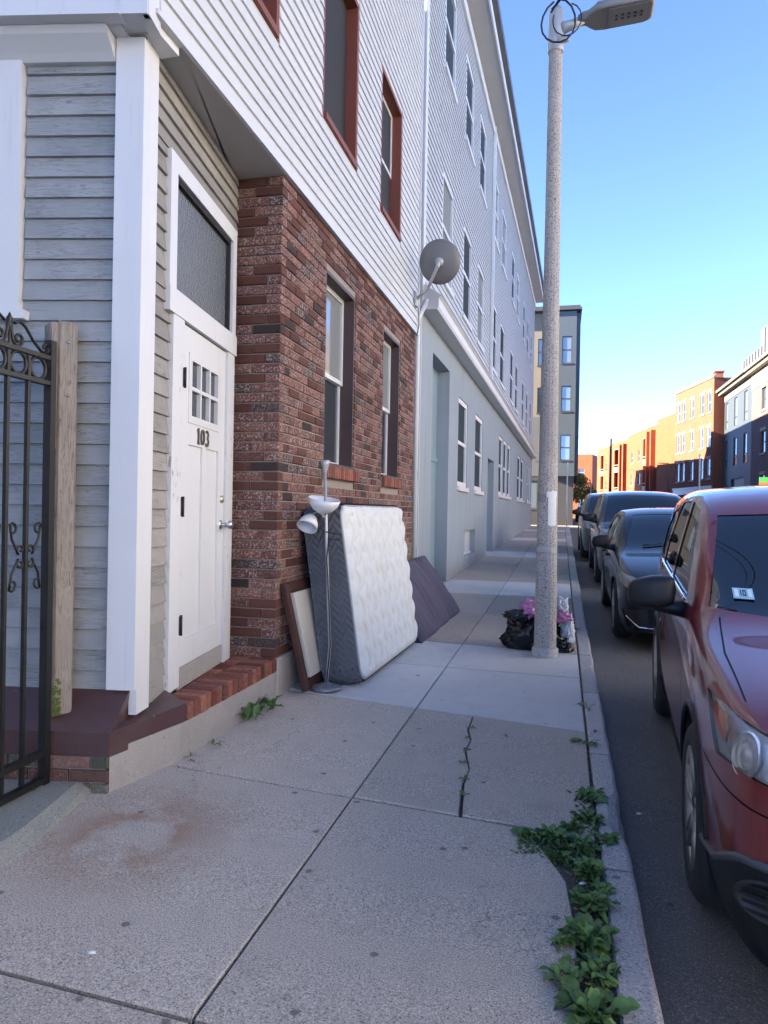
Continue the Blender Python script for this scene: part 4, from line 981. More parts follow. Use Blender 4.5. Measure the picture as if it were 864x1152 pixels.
    # arch lips, wells, wheels
    for s in (-1, 1):
        for ya in spec['ax']:
            pts = []
            for t in range(0, 21):
                a = R_(-12+204*t/20); yy, zz = ya+ar*math.cos(a), R0+ar*math.sin(a)
                if zz < .18: continue
                h = hit((s*1.6, yy, zz), (-s, 0, 0))[0]
                pts.append((h.x if h else s*hwm*.97, yy, zz))
            obj('arch_trim', MB().tube(pts, .013, 6), MAT[spec.get('lip', paintm)], root, M)
            obj('wheel_well', MB().add([(s*x, ya+(ar+.01)*math.cos(R_(-20+220*t/14)), R0+(ar+.01)*math.sin(R_(-20+220*t/14))) for t in range(15) for x in (hwm-.05, hwm-.42)]+[(s*(hwm-.42), ya, R0)], [(2*t, 2*t+1, 2*t+3, 2*t+2) for t in range(14)]+[(2*t+1, 30, 2*t+3) for t in range(14)]), MAT['dark'], root, M)
            wheel_parts(root, M, s*(hwm-.115), ya, R0, .225, s)
    obj('underbody', MB().box(-hwm*.8, hwm*.8, .15, L-.2, .2, .32), MAT['dark'], root, M)
    # cabin: dashboard, seats
    cy = y0+.1; zb = spec['zb']
    obj('dashboard', MB().cbox(-hwm*.82, hwm*.82, cy+.25, cy+.75, zb-.35, zb-.03, .06), MAT['dark'], root, M)
    for x in (-.38, .38):
        sy = cy+1.25
        obj('seat', MB().cbox(x-.25, x+.25, sy-.35, sy+.2, .45, .68, .05).cbox(x-.24, x+.24, sy+.12, sy+.27, .6, zb+.16, .05).cbox(x-.13, x+.13, sy+.17, sy+.27, zb+.19, zb+.38, .04), MAT['seatm'], root, M)
    obj('cabin_floor', MB().box(-hwm*.85, hwm*.85, cy+.2, L-.5, .38, .44).box(-hwm*.8, hwm*.8, cy+2.3, cy+2.45, .44, zb+.1), MAT['seatm'], root, M)
    # mirrors
    for s in (-1, 1):
        my, mz = spec['mir']; h = hit((s*1.6, my+.04, mz-.07), (-s, 0, 0))[0]; bx = abs(h.x) if h else hwm*.93
        mm = bmesh.new()
        def nod(u, v):
            return None
        g2 = MB()
        def mf(a, b, s=s, bx=bx, my=my, mz=mz):
            th = 2*math.pi*a; sg = lambda q, e: math.copysign(abs(q)**e, q); x = -1+2*b; k = max(0, 1-abs(x)**4.5)**(1/3.6)
            tp = 1-.22*max(0, x)-.05*max(0, -x)
            return (s*(bx+.155+x*.115), my+.01+k*sg(math.cos(th), .6)*.07*tp, mz+k*sg(math.sin(th), .5)*.08*tp-.012*x)
        g2.grid(mf, 32, 20)
        me3 = g2.mesh('mirror'); ob_ = obj('mirror', me3, MAT[spec.get('mirmat', 'plastic')], root, M); pass
        for p_ in me3.polygons: p_.use_smooth = True
        obj('mirror_arm', MB().tube([(s*(bx-.04), my+.03, mz-.085), (s*(bx+.05), my+.01, mz-.075), (s*(bx+.16), my, mz-.055)], [.05, .035, .03], 8), MAT['plastic'], ob_, M)
        if not lod:
            for k, hy in enumerate(spec['handles']):
                h = hit((s*1.6, hy, zb-.12), (-s, 0, 0))[0]
                if h: obj('door_handle', MB().tube([(h.x, hy-.1, zb-.12), (h.x+s*.035, hy-.08, zb-.115), (h.x+s*.035, hy+.08, zb-.11), (h.x, hy+.1, zb-.11)], .013, 6), MAT[spec.get('hmat', paintm)], root, M)
    if not lod:
        # wipers
        for x in (-.55, .08):
            pts = []
            for t in range(7):
                xx = x+.09*t; h = hit((xx, -1, bz+.012+.010*t), (0, 1, 0))
                if h[0] and h[0].y > y0: pts.append(h[0]+h[1]*.012)
            if len(pts) > 2: obj('wiper', MB().tube(pts, .008, 6), MAT['plastic'], root, M)
        0 and obj('cowl', MB().box(-bh-.02, bh+.02, y0+.02, y0+.16, bz-.075, bz-.052), MAT['plastic'], root, M)
    return root, M, hit
crv_st = [(0.0, .66, .25, .80, 0, 0), (.05, .81, .22, .87, 0, 0), (.20, .875, .21, .925, 0, 0), (.45, .903, .21, .97, 0, 0), (.85, .912, .21, 1.015, 0, 0), (1.18, .912, .21, 1.055, 0, 0),
          (1.50, .912, .21, 1.26, 1, 1.02), (1.86, .912, .21, 1.50, 1, 1.035), (2.14, .912, .21, 1.625, 1, 1.045), (2.6, .912, .21, 1.68, 1, 1.06), (3.2, .91, .21, 1.685, 1, 1.08), (3.75, .905, .21, 1.65, 1, 1.11), (4.12, .89, .22, 1.55, 1, 1.13), (4.36, .86, .24, 1.22, 1, 1.0), (4.47, .80, .26, 1.0, 0, 0), (4.52, .64, .3, .9, 0, 0)]
fside = lambda c, n: c.x < -.2 and c.y < 1.0
def both(pts): return [pts, [(-x, y, z) for x, y, z in pts]]
crv_extra = []
for s in (-1, 1):
    sf = (lambda s: (lambda c, n: c.x*s > .3 and abs(n.x) > .2))(s)
    front = (lambda s: (lambda c, n: c.x*s > -.02 and c.y < .62 and c.z < .75 and n.y < .3))(s)
    # lower black bumper apron seen from the front corner (projected along the corner direction)
    crv_extra.append(('bumper_apron', [(s*.93, .62, .10), (s*.92, .58, .36), (s*.905, .48, .38), (s*.885, .33, .41), (s*.865, .24, .46), (s*.835, .15, .505), (s*.78, .08, .52), (s*.60, 0, .50), (s*.40, 0, .44), (s*-.02, 0, .43), (s*-.02, 0, .10)], (s*.62, -.78, 0), front, .004, 'plastic'))
    crv_extra.append(('side_cladding', [(0, 1.28, .1), (0, 1.32, .34), (0, 3.05, .36), (0, 3.12, .1)], (1, 0, 0), sf, .006, 'plastic'))
    for y_ in (1.36, 2.58, 3.30):
        yb = y_ if y_ < 3 else 3.18
        crv_extra.append(('door_seam', [(0, yb, .36), (0, y_, .9), (0, y_-.0, 1.03), (0, y_+.007, 1.03), (0, y_+.007, .9), (0, yb+.007, .36)], (1, 0, 0), sf, -.012, 'gasket'))
    crv_extra.append(('bumper_seam', [(s*.95, .52, .68), (s*.95, .52, .686), (s*.60, .1, .656), (s*.60, .1, .65)], (s*.62, -.78, 0), front, -.008, 'gasket'))
    crv_extra.append(('hood_seam', [(s*.800, .34, 0), (s*.806, .34, 0), (s*.808, .8, 0), (s*.775, 1.22, 0), (s*.768, 1.22, 0), (s*.801, .8, 0)], (0, 0, 1), (lambda s: (lambda c, n: c.x*s > .5 and n.z > .3 and c.z > .8))(s), -.008, 'gasket'))
crv_extra.append(('grille', [(-.40, 0, .76), (-.36, 0, .60), (.36, 0, .60), (.40, 0, .76)], (0, 1, 0), (lambda c, n: c.y < .4 and n.y < -.3), -.015, 'gasket'))
CRV = dict(st=crv_st, R=.345, gap=.055, ax=(.90, 3.52), zb=1.05, lip='plastic',
    win=[[(1.66, 1.09), (1.72, 1.17), (2.02, 1.43), (2.18, 1.52), (2.55, 1.565), (2.53, 1.10)], [(2.63, 1.10), (2.64, 1.565), (3.15, 1.56), (3.24, 1.53), (3.42, 1.24), (3.36, 1.13)], [(3.50, 1.17), (3.52, 1.24), (3.36, 1.53), (3.70, 1.49), (3.92, 1.36), (3.90, 1.22)]],
    ws=(1.1, 2.2, .80, 1.085, .70, 1.50), hl=[(.872, .63, .885), (.884, .47, .80), (.882, .37, .738), (.845, .19, .752), (.79, .10, .745), (.52, .0, .72), (.50, .08, .82), (.74, .30, .872), (.81, .44, .888)], hlc=(.765, .27, .80, .066),
    amber=[(.868, .55, .868), (.878, .44, .81), (.862, .32, .785), (.845, .33, .83), (.81, .40, .862)], mir=(1.60, 1.11), handles=(2.40, 3.20), extra=crv_extra, tumble=.25)
ANG = math.atan(.068)
fl = Vector((.513, 3.09)); ud = Vector((math.sin(ANG), math.cos(ANG))); nd = Vector((math.cos(ANG), -math.sin(ANG)))
o_ = fl-ud*.90+nd*.905
crv, MC, chit = car('red_suv', 'dark red compact SUV with black mirrors parked nearest the camera', 'cars parked along the kerb', CRV, (o_.x, o_.y, gz(3.5)-.118), ANG, 'paint_red', pitch=.01)
# chrome window line and inspection sticker on the red car
pts = []
for k in range(12):
    yy = 1.58+k*.18; h = chit((-1.6, yy, 1.075+.012*k*.5), (1, 0, 0)); 
    if h[0]: pts.append(h[0]+h[1]*.006)
obj('chrome_strip', MB().tube(pts, .011, 6), MAT['chrome'], crv, MC)
h0 = chit((-.70, -1, 1.125), (0, 1, 0)); h1 = chit((-.62, -1, 1.125), (0, 1, 0)); h2 = chit((-.70, -1, 1.165), (0, 1, 0)); h3 = chit((-.62, -1, 1.165), (0, 1, 0))
stk = obj('sticker', MB().add([h[0]+h[1]*.004 for h in (h0, h1, h3, h2)], [(0, 1, 2, 3)]), MAT['sticker'], crv, MC)
hw_ = plain('sticker_white', (.7, .75, .78), .5, .02); A_ = [h[0]+h[1]*.006 for h in (h0, h1, h3, h2)]
def sq(u0, u1, v0, v1): return [(A_[0]*(1-u)+A_[1]*u)*(1-v)+(A_[3]*(1-u)+A_[2]*u)*v for u, v in ((u0, v0), (u1, v0), (u1, v1), (u0, v1))]
obj('sticker_field', MB().add(sq(.08, .28, .15, .85), [(0, 1, 2, 3)]), hw_, stk, MC); obj('sticker_field', MB().add(sq(.72, .92, .15, .85), [(0, 1, 2, 3)]), hw_, stk, MC)
dgm = MB()
for q in (sq(.37, .41, .25, .8), sq(.48, .52, .25, .8), sq(.60, .64, .25, .8), sq(.521, .599, .25, .36), sq(.521, .599, .69, .8)): dgm.add(q, [(0, 1, 2, 3)])
obj('digits', dgm, MAT['gasket'], stk, MC)
obj('sensor_box', MB().cbox(-.56, -.44, 1.86, 1.90, 1.42, 1.47, .008), MAT['dark'], crv, MC)
h = chit((0, -1, 1.5), (0, 1, 0))[0]
obj('rear_view_mirror', MB().cbox(-.12, .12, h.y+.06, h.y+.10, 1.43, 1.50, .01).tube([(0, h.y+.08, 1.5), (0, h.y+.05, 1.56)], .012, 6), MAT['dark'], crv, MC)
for s_ in (-1, 1):
    lip = []
    for p in [(.92, .58, .36), (.905, .48, .38), (.885, .33, .41), (.865, .24, .46), (.835, .15, .505), (.78, .08, .52), (.60, 0, .50), (.40, 0, .44)]:
        d_ = Vector((s_*.62, -.78, 0)); h = chit(Vector((s_*p[0], p[1], p[2]))+d_*.6, -d_)
        if h[0]: lip.append(h[0]+h[1]*.004)
    if len(lip) > 2: obj('apron_lip', MB().tube(lip, .014, 8), plain('grey_plastic', (.06, .063, .07), .5, .1), crv, MC)
    d_ = Vector((s_*.62, -.78, 0)); h = chit(Vector((s_*.76, .07, .42))+d_*.6, -d_)
    if h[0]:
        q = Matrix.Translation(h[0]+h[1]*.004) @ h[1].to_track_quat('Z', 'Y').to_matrix().to_4x4()
        fg = obj('fog_lamp_recess', MB().lathe([(.0, .0), (.062, .001), (.066, .008), (.074, .006), (.078, .0)], 24, q @ Matrix.Diagonal((1.35, .8, 1, 1))), MAT['gasket'], crv, MC)
        for j in range(4): obj('louvre', MB().box(-.075, .075, -.04+j*.024, -.032+j*.024, .001, .006, q), MAT['plastic'], fg, MC)
for zz in (.64, .69): obj('grille_bar', MB().tube([(x, chit((x, -1, zz), (0, 1, 0))[0].y+.004, zz) for x in (-.36, -.2, 0, .2, .36)], .009, 6), MAT['chrome'], crv, MC)
# roof ribs
0 and obj('roof_strip', MB().tube([chit((-.57, yy, 2.2), (0, 0, -1))[0]+Vector((0, 0, .003)) for yy in (2.2, 2.5, 3.0, 3.5, 3.9)], .012, 6), MAT['plastic'], crv, MC)

sed_st = [(0.0, .58, .24, .66, 0, 0), (.05, .76, .19, .74, 0, 0), (.22, .86, .18, .82, 0, 0), (.5, .895, .18, .89, 0, 0), (.9, .91, .18, .955, 0, 0), (1.30, .912, .18, 1.0, 0, 0), (1.66, .912, .18, 1.20, 1, .975), (2.02, .91, .18, 1.39, 1, .985), (2.30, .908, .18, 1.475, 1, .99), (2.75, .905, .18, 1.52, 1, 1.0), (3.3, .905, .18, 1.51, 1, 1.02), (3.8, .90, .19, 1.43, 1, 1.04), (4.15, .88, .2, 1.25, 1, 1.02), (4.38, .84, .24, 1.02, 1, .9), (4.45, .76, .26, .9, 0, 0), (4.48, .62, .3, .82, 0, 0)]
def grille(w, z0, z1, y): return [('grille', [(-w, y, z1), (-w*.8, y, z0), (w*.8, y, z0), (w, y, z1)], (0, 1, 0), (lambda c, n: c.y < .5 and n.y < -.3), -.02, 'gasket')]
SED = dict(st=sed_st, R=.335, gap=.05, ax=(.92, 3.58), zb=.985, lip='plastic',
    win=[[(1.80, 1.02), (2.10, 1.27), (2.3, 1.37), (2.62, 1.41), (2.60, 1.03)], [(2.69, 1.03), (2.70, 1.41), (3.2, 1.40), (3.52, 1.26), (3.45, 1.06)]],
    ws=(1.22, 2.36, .75, 1.03, .60, 1.425), hl=[(.88, .55, .82), (.875, .46, .70), (.66, .10, .60), (.48, .04, .63), (.58, .12, .735), (.74, .26, .785)], hlc=(.76, .28, .71, .05), mir=(1.70, 1.08), handles=(2.42, 3.3),
    extra=grille(.52, .32, .62, 0)+[('lower_intake', [(-.86, .1, .42), (-.80, .1, .26), (-.60, .05, .26), (-.62, .05, .46)], (0, 1, 0), (lambda c, n: c.y < .5 and n.y < -.2), -.015, 'gasket'), ('lower_intake', [(.86, .1, .42), (.80, .1, .26), (.60, .05, .26), (.62, .05, .46)], (0, 1, 0), (lambda c, n: c.y < .5 and n.y < -.2), -.015, 'gasket')]
    +[('door_seam', [(0, y_, .34), (0, y_, .97), (0, y_+.007, .97), (0, y_+.007, .34)], (1, 0, 0), (lambda s: (lambda c, n: c.x*s > .3 and abs(n.x) > .2))(s), -.012, 'gasket') for s in (-1, 1) for y_ in (1.42, 2.65)])
sx, sy = .60+.905, 8.93-.92
sed, MS_, shit = car('slate_hatchback', 'dark slate blue crossover hatchback parked behind the red SUV', 'cars parked along the kerb', SED, (sx, sy, gz(9.5)-.118), R_(.3), 'paint_slate', pitch=.012)
for zz in (.40, .48, .56): obj('grille_bar', MB().tube([(x, (shit((x, -1, zz), (0, 1, 0))[0].y+.002), zz) for x in (-.46, -.3, 0, .3, .46)], .008, 6), MAT['chrome'], sed, MS_)
for s in (-1, 1): obj('bumper_fin', MB().tube([(s*.5, shit((s*.5, -1, .25), (0, 1, 0))[0].y-.004, .25), (s*.7, shit((s*.7, -1, .26), (0, 1, 0))[0].y-.004, .26), (s*.82, shit((s*.82, -1, .34), (0, 1, 0))[0].y-.004, .36)], .009, 6), MAT['chrome'], sed, MS_)
suv_st = [(0.0, .66, .30, .90, 0, 0), (.05, .82, .26, .96, 0, 0), (.22, .92, .25, 1.02, 0, 0), (.5, .955, .25, 1.07, 0, 0), (.9, .965, .25, 1.10, 0, 0), (1.28, .968, .25, 1.13, 0, 0), (1.60, .968, .25, 1.36, 1, 1.11), (1.95, .966, .25, 1.62, 1, 1.12), (2.22, .965, .25, 1.745, 1, 1.13), (2.7, .965, .25, 1.80, 1, 1.14), (3.5, .965, .25, 1.80, 1, 1.15), (4.2, .96, .25, 1.77, 1, 1.16), (4.6, .94, .27, 1.66, 1, 1.17), (4.8, .92, .28, 1.3, 1, 1.1), (4.88, .86, .3, 1.1, 0, 0), (4.92, .7, .34, 1.0, 0, 0)]
SUV = dict(st=suv_st, R=.375, gap=.06, ax=(.95, 3.80), zb=1.13, lip='plastic', tumble=.30,
    win=[[(1.76, 1.17), (2.05, 1.50), (2.3, 1.64), (2.72, 1.68), (2.70, 1.18)], [(2.80, 1.18), (2.82, 1.68), (3.55, 1.68), (3.55, 1.19)], [(3.66, 1.20), (3.66, 1.67), (4.3, 1.64), (4.45, 1.5), (4.4, 1.22)]],
    ws=(1.2, 2.3, .80, 1.165, .66, 1.69), hl=[(.93, .50, 1.02), (.92, .44, .88), (.70, .10, .82), (.52, .05, .84), (.56, .1, .96)], hlc=(.72, .2, .9, .06), mir=(1.66, 1.24), handles=(2.5, 3.4), extra=grille(.5, .55, .9, 0))
car('dark_grey_suv', 'large dark grey SUV with black mirrors behind the slate hatchback', 'cars parked along the kerb', SUV, (.63+.97, 13.75, gz(15.8)-.118), 0, 'paint_grey', pitch=.02)
car('silver_suv', 'grey SUV farthest of the cars parked along the kerb', 'cars parked along the kerb', SUV, (.50+.97, 19.6, gz(21.8)-.118), 0, 'paint_silver', pitch=.02, lod=True)
car('dark_car', 'small dark car far off beyond the cross street', 'cars beyond the cross street', SED, (2.2, 70, gz(72)-.118), 0, 'paint_slate', lod=True)
car('white_car', 'small white car far off beside the yellow sign', 'cars beyond the cross street', SED, (3.5, 84, gz(85)-.118), .1, 'paint_white', lod=True)
# ------------------------------------------------------------------ street furniture and things on the pavement
from mathutils import noise as mn
def fr(o, u, v, w): # matrix from origin and three axes
    return Matrix(((u[0], v[0], w[0], o[0]), (u[1], v[1], w[1], o[1]), (u[2], v[2], w[2], o[2]), (0, 0, 0, 1)))
# lamp post
lp = thing('lamp_post', 'tall speckled concrete lamp post standing near the kerb', 'lamp post', (-.132, 7.05, .07))
px, py = -.132, 7.05
MAT['lampgrey'] = plain('lamp_grey', (.18, .185, .19), .5, .06)
def octo(zr):
    m = MB(); n = 8; vs = []; x0 = px; 
    for z, r in zr:
        for k in range(n):
            for d in (-.12, .12):
                a = 2*math.pi*(k+.5+d*2.0)/n+.25; vs.append((px+r*math.cos(a)/math.cos(R_(22.5))*.93, py+r*math.sin(a)/math.cos(R_(22.5))*.93, z))
    n = 16; m.add(vs, [(i*n+k, i*n+(k+1) % n, (i+1)*n+(k+1) % n, (i+1)*n+k) for i in range(len(zr)-1) for k in range(n)]+[tuple((len(zr)-1)*n+k for k in range(n))]); return m
obj('shaft', octo([(.05, .104), (.5, .100), (2, .086), (4, .071), (5.79, .062)]), MAT['pole'], lp)
obj('base_collar', MB().lathe([(.0, .155), (.112, .155), (.122, .145), (.125, .04)], 20, Matrix.Translation((px, py, 0))), MAT['kerb'], lp)
obj('sleeve', MB().lathe([(.070, 5.76), (.072, 5.78), (.066, 6.14), (.056, 6.17), (0, 6.18)], 20, Matrix.Translation((px, py, 0))), MAT['galv'], lp)
obj('arm', MB().tube([(px+.05, py, 5.98), (px+.14, py, 6.0), (px+.26, py, 6.04)], [.055, .045, .035], 12).tube([(px+.02, py-.05, 5.84), (px+.12, py-.06, 5.84)], .03, 8), MAT['galv'], lp)
hd = [(0, .045), (.06, .05), (.10, .10), (.16, .155), (.24, .168), (.60, .165), (.655, .14), (.67, .09)]
Mh = fr((px+.2, py, 6.03), (.995, 0, .06), (0, 1, 0), (-.06, 0, .995))
out = [(x, y) for x, y in hd]+[(x, -y) for x, y in hd[::-1]]
m = MB(); n = len(out); lev = [(-.03, .93), (-.022, 1.0), (.025, 1.0), (.055, .86), (.07, .55)]
cxh = .36
vs = [Mh @ Vector((cxh+(x-cxh)*k, y*k, z)) for z, k in lev for x, y in out]
m.add(vs, [(i*n+k, i*n+(k+1) % n, (i+1)*n+(k+1) % n, (i+1)*n+k) for i in range(len(lev)-1) for k in range(n)], True).add([vs[k] for k in range(n)], [tuple(range(n))[::-1]]).add([vs[(len(lev)-1)*n+k] for k in range(n)], [tuple(range(n))])
lum = obj('luminaire', m, MAT['lampgrey'], lp)
obj('lens_panel', MB().box(.27, .61, -.13, .13, -.036, -.0305, Mh), plain('lamp_panel', (.20, .205, .21), .35, .04), lum)
for i in range(5):
    for j in range(2): obj('led', MB().box(.33+i*.055, .352+i*.055, -.035+j*.05, -.015+j*.05, -.040, -.0365, Mh), MAT['gasket'], lum)
obj('photocell', MB().lathe([(.04, .06), (.04, .12), (.03, .13), (0, .13)], 14, Mh @ Matrix.Translation((.20, 0, 0))), MAT['lampgrey'], lum)
obj('cable_loop', MB().tube([(px+.02+.155*math.sin(t*.43)*1.0, py-.10-.02*math.cos(t*.8), 5.98+.20*math.cos(t*.43)) for t in range(0, 15)], .009, 6), MAT['black'], lp)
obj('cable_loop', MB().tube([(px+.10+.13*math.sin(t*.4+.3), py-.09, 6.0+.15*math.cos(t*.4+.3)) for t in range(0, 13)], .006, 6), MAT['black'], lp)
obj('overhead_cable', MB().tube([(px-.04, py-.06, 6.13), (px+.1, py-.1, 6.26), (px+.7, py-.6, 6.7), (px+3, py-3, 8.0), (px+9, py-8, 9.2)], .011, 6), MAT['black'], lp)
obj('overhead_cable', MB().tube([(px-.05, py-.05, 6.11), (px+.05, py-.12, 6.22), (px+.5, py-.6, 6.62), (px+3, py-3.3, 7.9), (px+9, py-9, 9.0)], .008, 6), MAT['black'], lp)
paper = plain('torn_paper', (.62, .62, .60), .8, .12, 30)
def patch(a0, a1, z0, z1, r, mat, nm):
    m = MB(); vs = []; k = 6
    for j, z in enumerate((z0, z1)):
        for i in range(k+1):
            a = a0+(a1-a0)*i/k; vs.append((px+r*math.cos(a), py+r*math.sin(a), z+random.uniform(-.012, .012)))
    return obj(nm, m.add(vs, [(i, i+1, k+2+i, k+1+i) for i in range(k)], True), mat, lp)
patch(R_(-85), R_(-35), 1.30, 1.585, .0965, paper, 'paper_notice'); patch(R_(-95), R_(-30), 1.57, 1.62, .0975, paper, 'paper_scrap')
patch(R_(-170), R_(-20), 1.05, 1.11, .099, plain('clear_tape', (.36, .35, .34), .3, .1, 20), 'tape_band'); patch(R_(-170), R_(-100), 1.52, 1.60, .0955, plain('grey_tape', (.22, .21, .21), .4, .1, 20), 'tape_band')

# mattress
def cloth(name, c, var=.06, stain=None, bs=300):
    t = NT(name); v = t.coord(); col = t.mix(sc(c, 1-var), sc(c, 1+var), t.noise(v, 6, 3))
    if stain: col = t.mix(col, stain, t.ramp(t.noise(v, 2.6, 4, .6), [(.60, 0), (.78, .7)]))
    t.bump(t.noise(v, bs, 2), .15, .002); return t.out(col, .9, spec=.2)
MAT['quilt'] = cloth('quilted_white', (.60, .615, .60), .03, (.55, .50, .36))
MAT['band'] = cloth('mattress_border', (.105, .11, .12), .2)
MAT['piping'] = cloth('mattress_piping', (.30, .31, .32), .05)
lean = R_(8.6); mu = Vector((.026, 1, 0)).normalized(); mv = Vector((-math.sin(lean), .0, math.cos(lean))); mw = mu.cross(mv).normalized()
if mw.x < 0: mw = -mw
mv = (mw.cross(mu)).normalized(); mv = mv if mv.z > 0 else -mv
TH, LN_, HT = .30, 1.93, 1.36
mo = Vector((-1.475, 5.40, .054+TH*math.sin(lean)+.004))
matt = thing('mattress', 'white quilted mattress with dark grey side leaning against the brick wall', 'mattress', (-1.6, 6.3, .06))
def mp(u, v, w): return mo+mu*u+mv*v+mw*w
def rc(u, v):   # rounded corner shape in the (u,v) face
    r = .10; du = max(r-u, u-(LN_-r), 0); dv = max(r-v, v-(HT-r), 0); d = math.hypot(du, dv)
    if d > r:
        k = r/d; u = (r-du*k if u < r else LN_-r+du*k) if du > 0 else u; v = (r-dv*k if v < r else HT-r+dv*k) if dv > 0 else v
    return u, v
def quilt(a, b):
    u, v = a*LN_, b*HT; u2, v2 = rc(u, v)
    col = (u+.018*math.sin(2*math.pi*v/.20))/.175; row = v/.20+.5*(math.floor(col) % 2)+.16*math.sin(math.pi*2*(col % 1))
    h = .042*(abs(math.sin(math.pi*col))**.40)*(.35+.65*abs(math.sin(math.pi*row))**.45)
    e = min(u, LN_-u, v, HT-v); h *= min(1, e/.05)**.5
    h += .006*mn.noise(Vector((u*5, v*5, 1)))
    return mp(u2, v2, h+.004)
obj('quilted_top', MB().grid(quilt, 150, 112), MAT['quilt'], matt)
def peri(s):   # perimeter param 0..1 around the rounded rectangle (near end, top, far end, bottom)
    r = .10; seg = [('l', HT-2*r), ('c', 0), ('l', LN_-2*r), ('c', 1), ('l', HT-2*r), ('c', 2), ('l', LN_-2*r), ('c', 3)]; ql = math.pi*r/2; tot = 2*(HT-2*r)+2*(LN_-2*r)+4*ql; d = (s % 1)*tot
    st_ = [((0, r), (0, 1)), None, ((r, HT), (1, 0)), None, ((LN_, HT-r), (0, -1)), None, ((LN_-r, 0), (-1, 0)), None]
    cc = {1: ((r, HT-r), 180, 90), 3: ((LN_-r, HT-r), 90, 0), 5: ((LN_-r, r), 0, -90), 7: ((r, r), 270, 180)}
    for i, (k, L) in enumerate(seg):
        L = ql if k == 'c' else L
        if d <= L+1e-9:
            if k == 'l': p, q = st_[i]; return (p[0]+q[0]*d, p[1]+q[1]*d), d
            c, a0, a1 = cc[i]; a = R_(a0+(a1-a0)*d/L); return (c[0]+r*math.cos(a), c[1]+r*math.sin(a)), d
        d -= L
    return (0, r), 0
PT = 2*(HT+LN_)
def side(a, b):
    (u, v), _ = peri(a); ln = a*6.2; w = -TH+b*TH
    c = Vector((LN_/2, HT/2)); du = u-min(max(u, .12), LN_-.12); dv = v-min(max(v, .12), HT-.12); d = Vector((du, dv)); d = d.normalized() if d.length > 1e-6 else Vector((0, 0))
    tri = abs(((b*3.0) % 1)*2-1)
    ph = (ln/.055+1.1*tri+.35*math.sin(ln*9)); h = .024*abs(math.sin(math.pi*ph))**.5+.012*math.sin(math.pi*b)
    return mp(u+d.x*h, v+d.y*h, w)
obj('side_band', MB().grid(side, 460, 30), MAT['band'], matt)
obj('back_panel', MB().add([mp(*rc(u, v), -TH) for u, v in ((0, .1), (.03, .03), (.1, 0), (LN_-.1, 0), (LN_-.03, .03), (LN_, .1), (LN_, HT-.1), (LN_-.03, HT-.03), (LN_-.1, HT), (.1, HT), (.03, HT-.03), (0, HT-.1))], [tuple(range(12))]), MAT['band'], matt)
for w_ in (.0, -TH):
    obj('piping', MB().tube([mp(*peri(i/90)[0], w_) for i in range(91)], .011, 6, cap=False), MAT['piping'], matt)
# purple grey folded foam mattress
MAT['mauve'] = cloth('mauve_cloth', (.072, .066, .098), .2); MAT['navycloth'] = cloth('navy_cloth', (.045, .048, .075), .2)
pmat = thing('foam_mattress', 'mauve grey folding foam mattress slumped against the wall behind the white one', 'mattress', (-1.5, 8.5, .07))
b0 = Vector((-1.335, 7.30, .085)); bu = Vector((.03, 1, .012)).normalized(); bvv = Vector((-.62, .34, .80)).normalized(); bwv = bu.cross(bvv).normalized(); bwv = bwv if bwv.x > 0 else -bwv; PL, PH, PTk = 2.3, .95, .24
def ppt(u, v, w): return b0+bu*u+bvv*v+bwv*w
def ptop(a, b):
    u, v = a*PL, b*PH; h = 0
    for c in (.34, .42, .70, .78): h -= .028*math.exp(-((a-c)/.016)**2)
    h += .022*mn.noise(Vector((u*2.2, v*3, 4)))+.010*mn.noise(Vector((u*9, v*7, 2)))+.05*math.sin(math.pi*b)*math.sin(math.pi*a)
    e = min(u, PL-u, v, PH-v); h -= .03*(1-min(1, e/.04))**2
    return ppt(u, v, h)
obj('top_face', MB().grid(ptop, 80, 40), MAT['mauve'], pmat)
def pside(a, b):
    s = a*4; k = int(s) % 4; t = s-int(s)
    u, v = [(t*PL, 0), (PL, t*PH), (PL*(1-t), PH), (0, PH*(1-t))][k]
    bul = .012*math.sin(math.pi*b)+.006*mn.noise(Vector((u*6, v*6, b*3))); d = [(0, -1), (1, 0), (0, 1), (-1, 0)][k]
    return ppt(u+d[0]*bul, v+d[1]*bul, -.03-(1-b)*(PTk-.03)+(0 if b < 1 else .0))
obj('side_face', MB().grid(pside, 160, 8), MAT['navycloth'], pmat)
obj('back_face', MB().add([ppt(0, 0, -PTk), ppt(PL, 0, -PTk), ppt(PL, PH, -PTk), ppt(0, PH, -PTk)], [(0, 1, 2, 3)]), MAT['navycloth'], pmat)
# framed panel
fp = thing('framed_panel', 'dark wooden frame with a cream panel leaning on the wall left of the mattress', 'frame', (-1.8, 5.4, .05))
fl_ = math.atan2(.16, .80); Fu = Vector((0, 1, 0)); Fv = Vector((-math.sin(fl_), -.095, math.cos(fl_))).normalized(); Fw = Vector((math.cos(fl_), 0, math.sin(fl_)))
Mf = fr((-1.80, 5.09, .072), Fu, Fv, Fw)
MAT['darkwood'] = clap_mat('dark_stained_wood', (.055, .022, .018), (.065, .028, .022), (.02, .01, .008), .8)
obj('frame_rail', MB().cbox(0, .07, 0, .82, -.045, .0, .006, Mf), MAT['darkwood'], fp); obj('frame_rail', MB().cbox(.75, .82, 0, .82, -.045, .0, .006, Mf), MAT['darkwood'], fp)
obj('frame_rail', MB().cbox(.071, .749, 0, .075, -.045, -.002, .006, Mf), MAT['darkwood'], fp); obj('frame_rail', MB().cbox(.071, .749, .745, .82, -.045, -.002, .006, Mf), MAT['darkwood'], fp)
obj('panel', MB().cbox(.105, .72, .085, .735, -.03, .012, .004, Mf), plain('cream_panel', (.52, .50, .44), .6, .06, 3), fp)
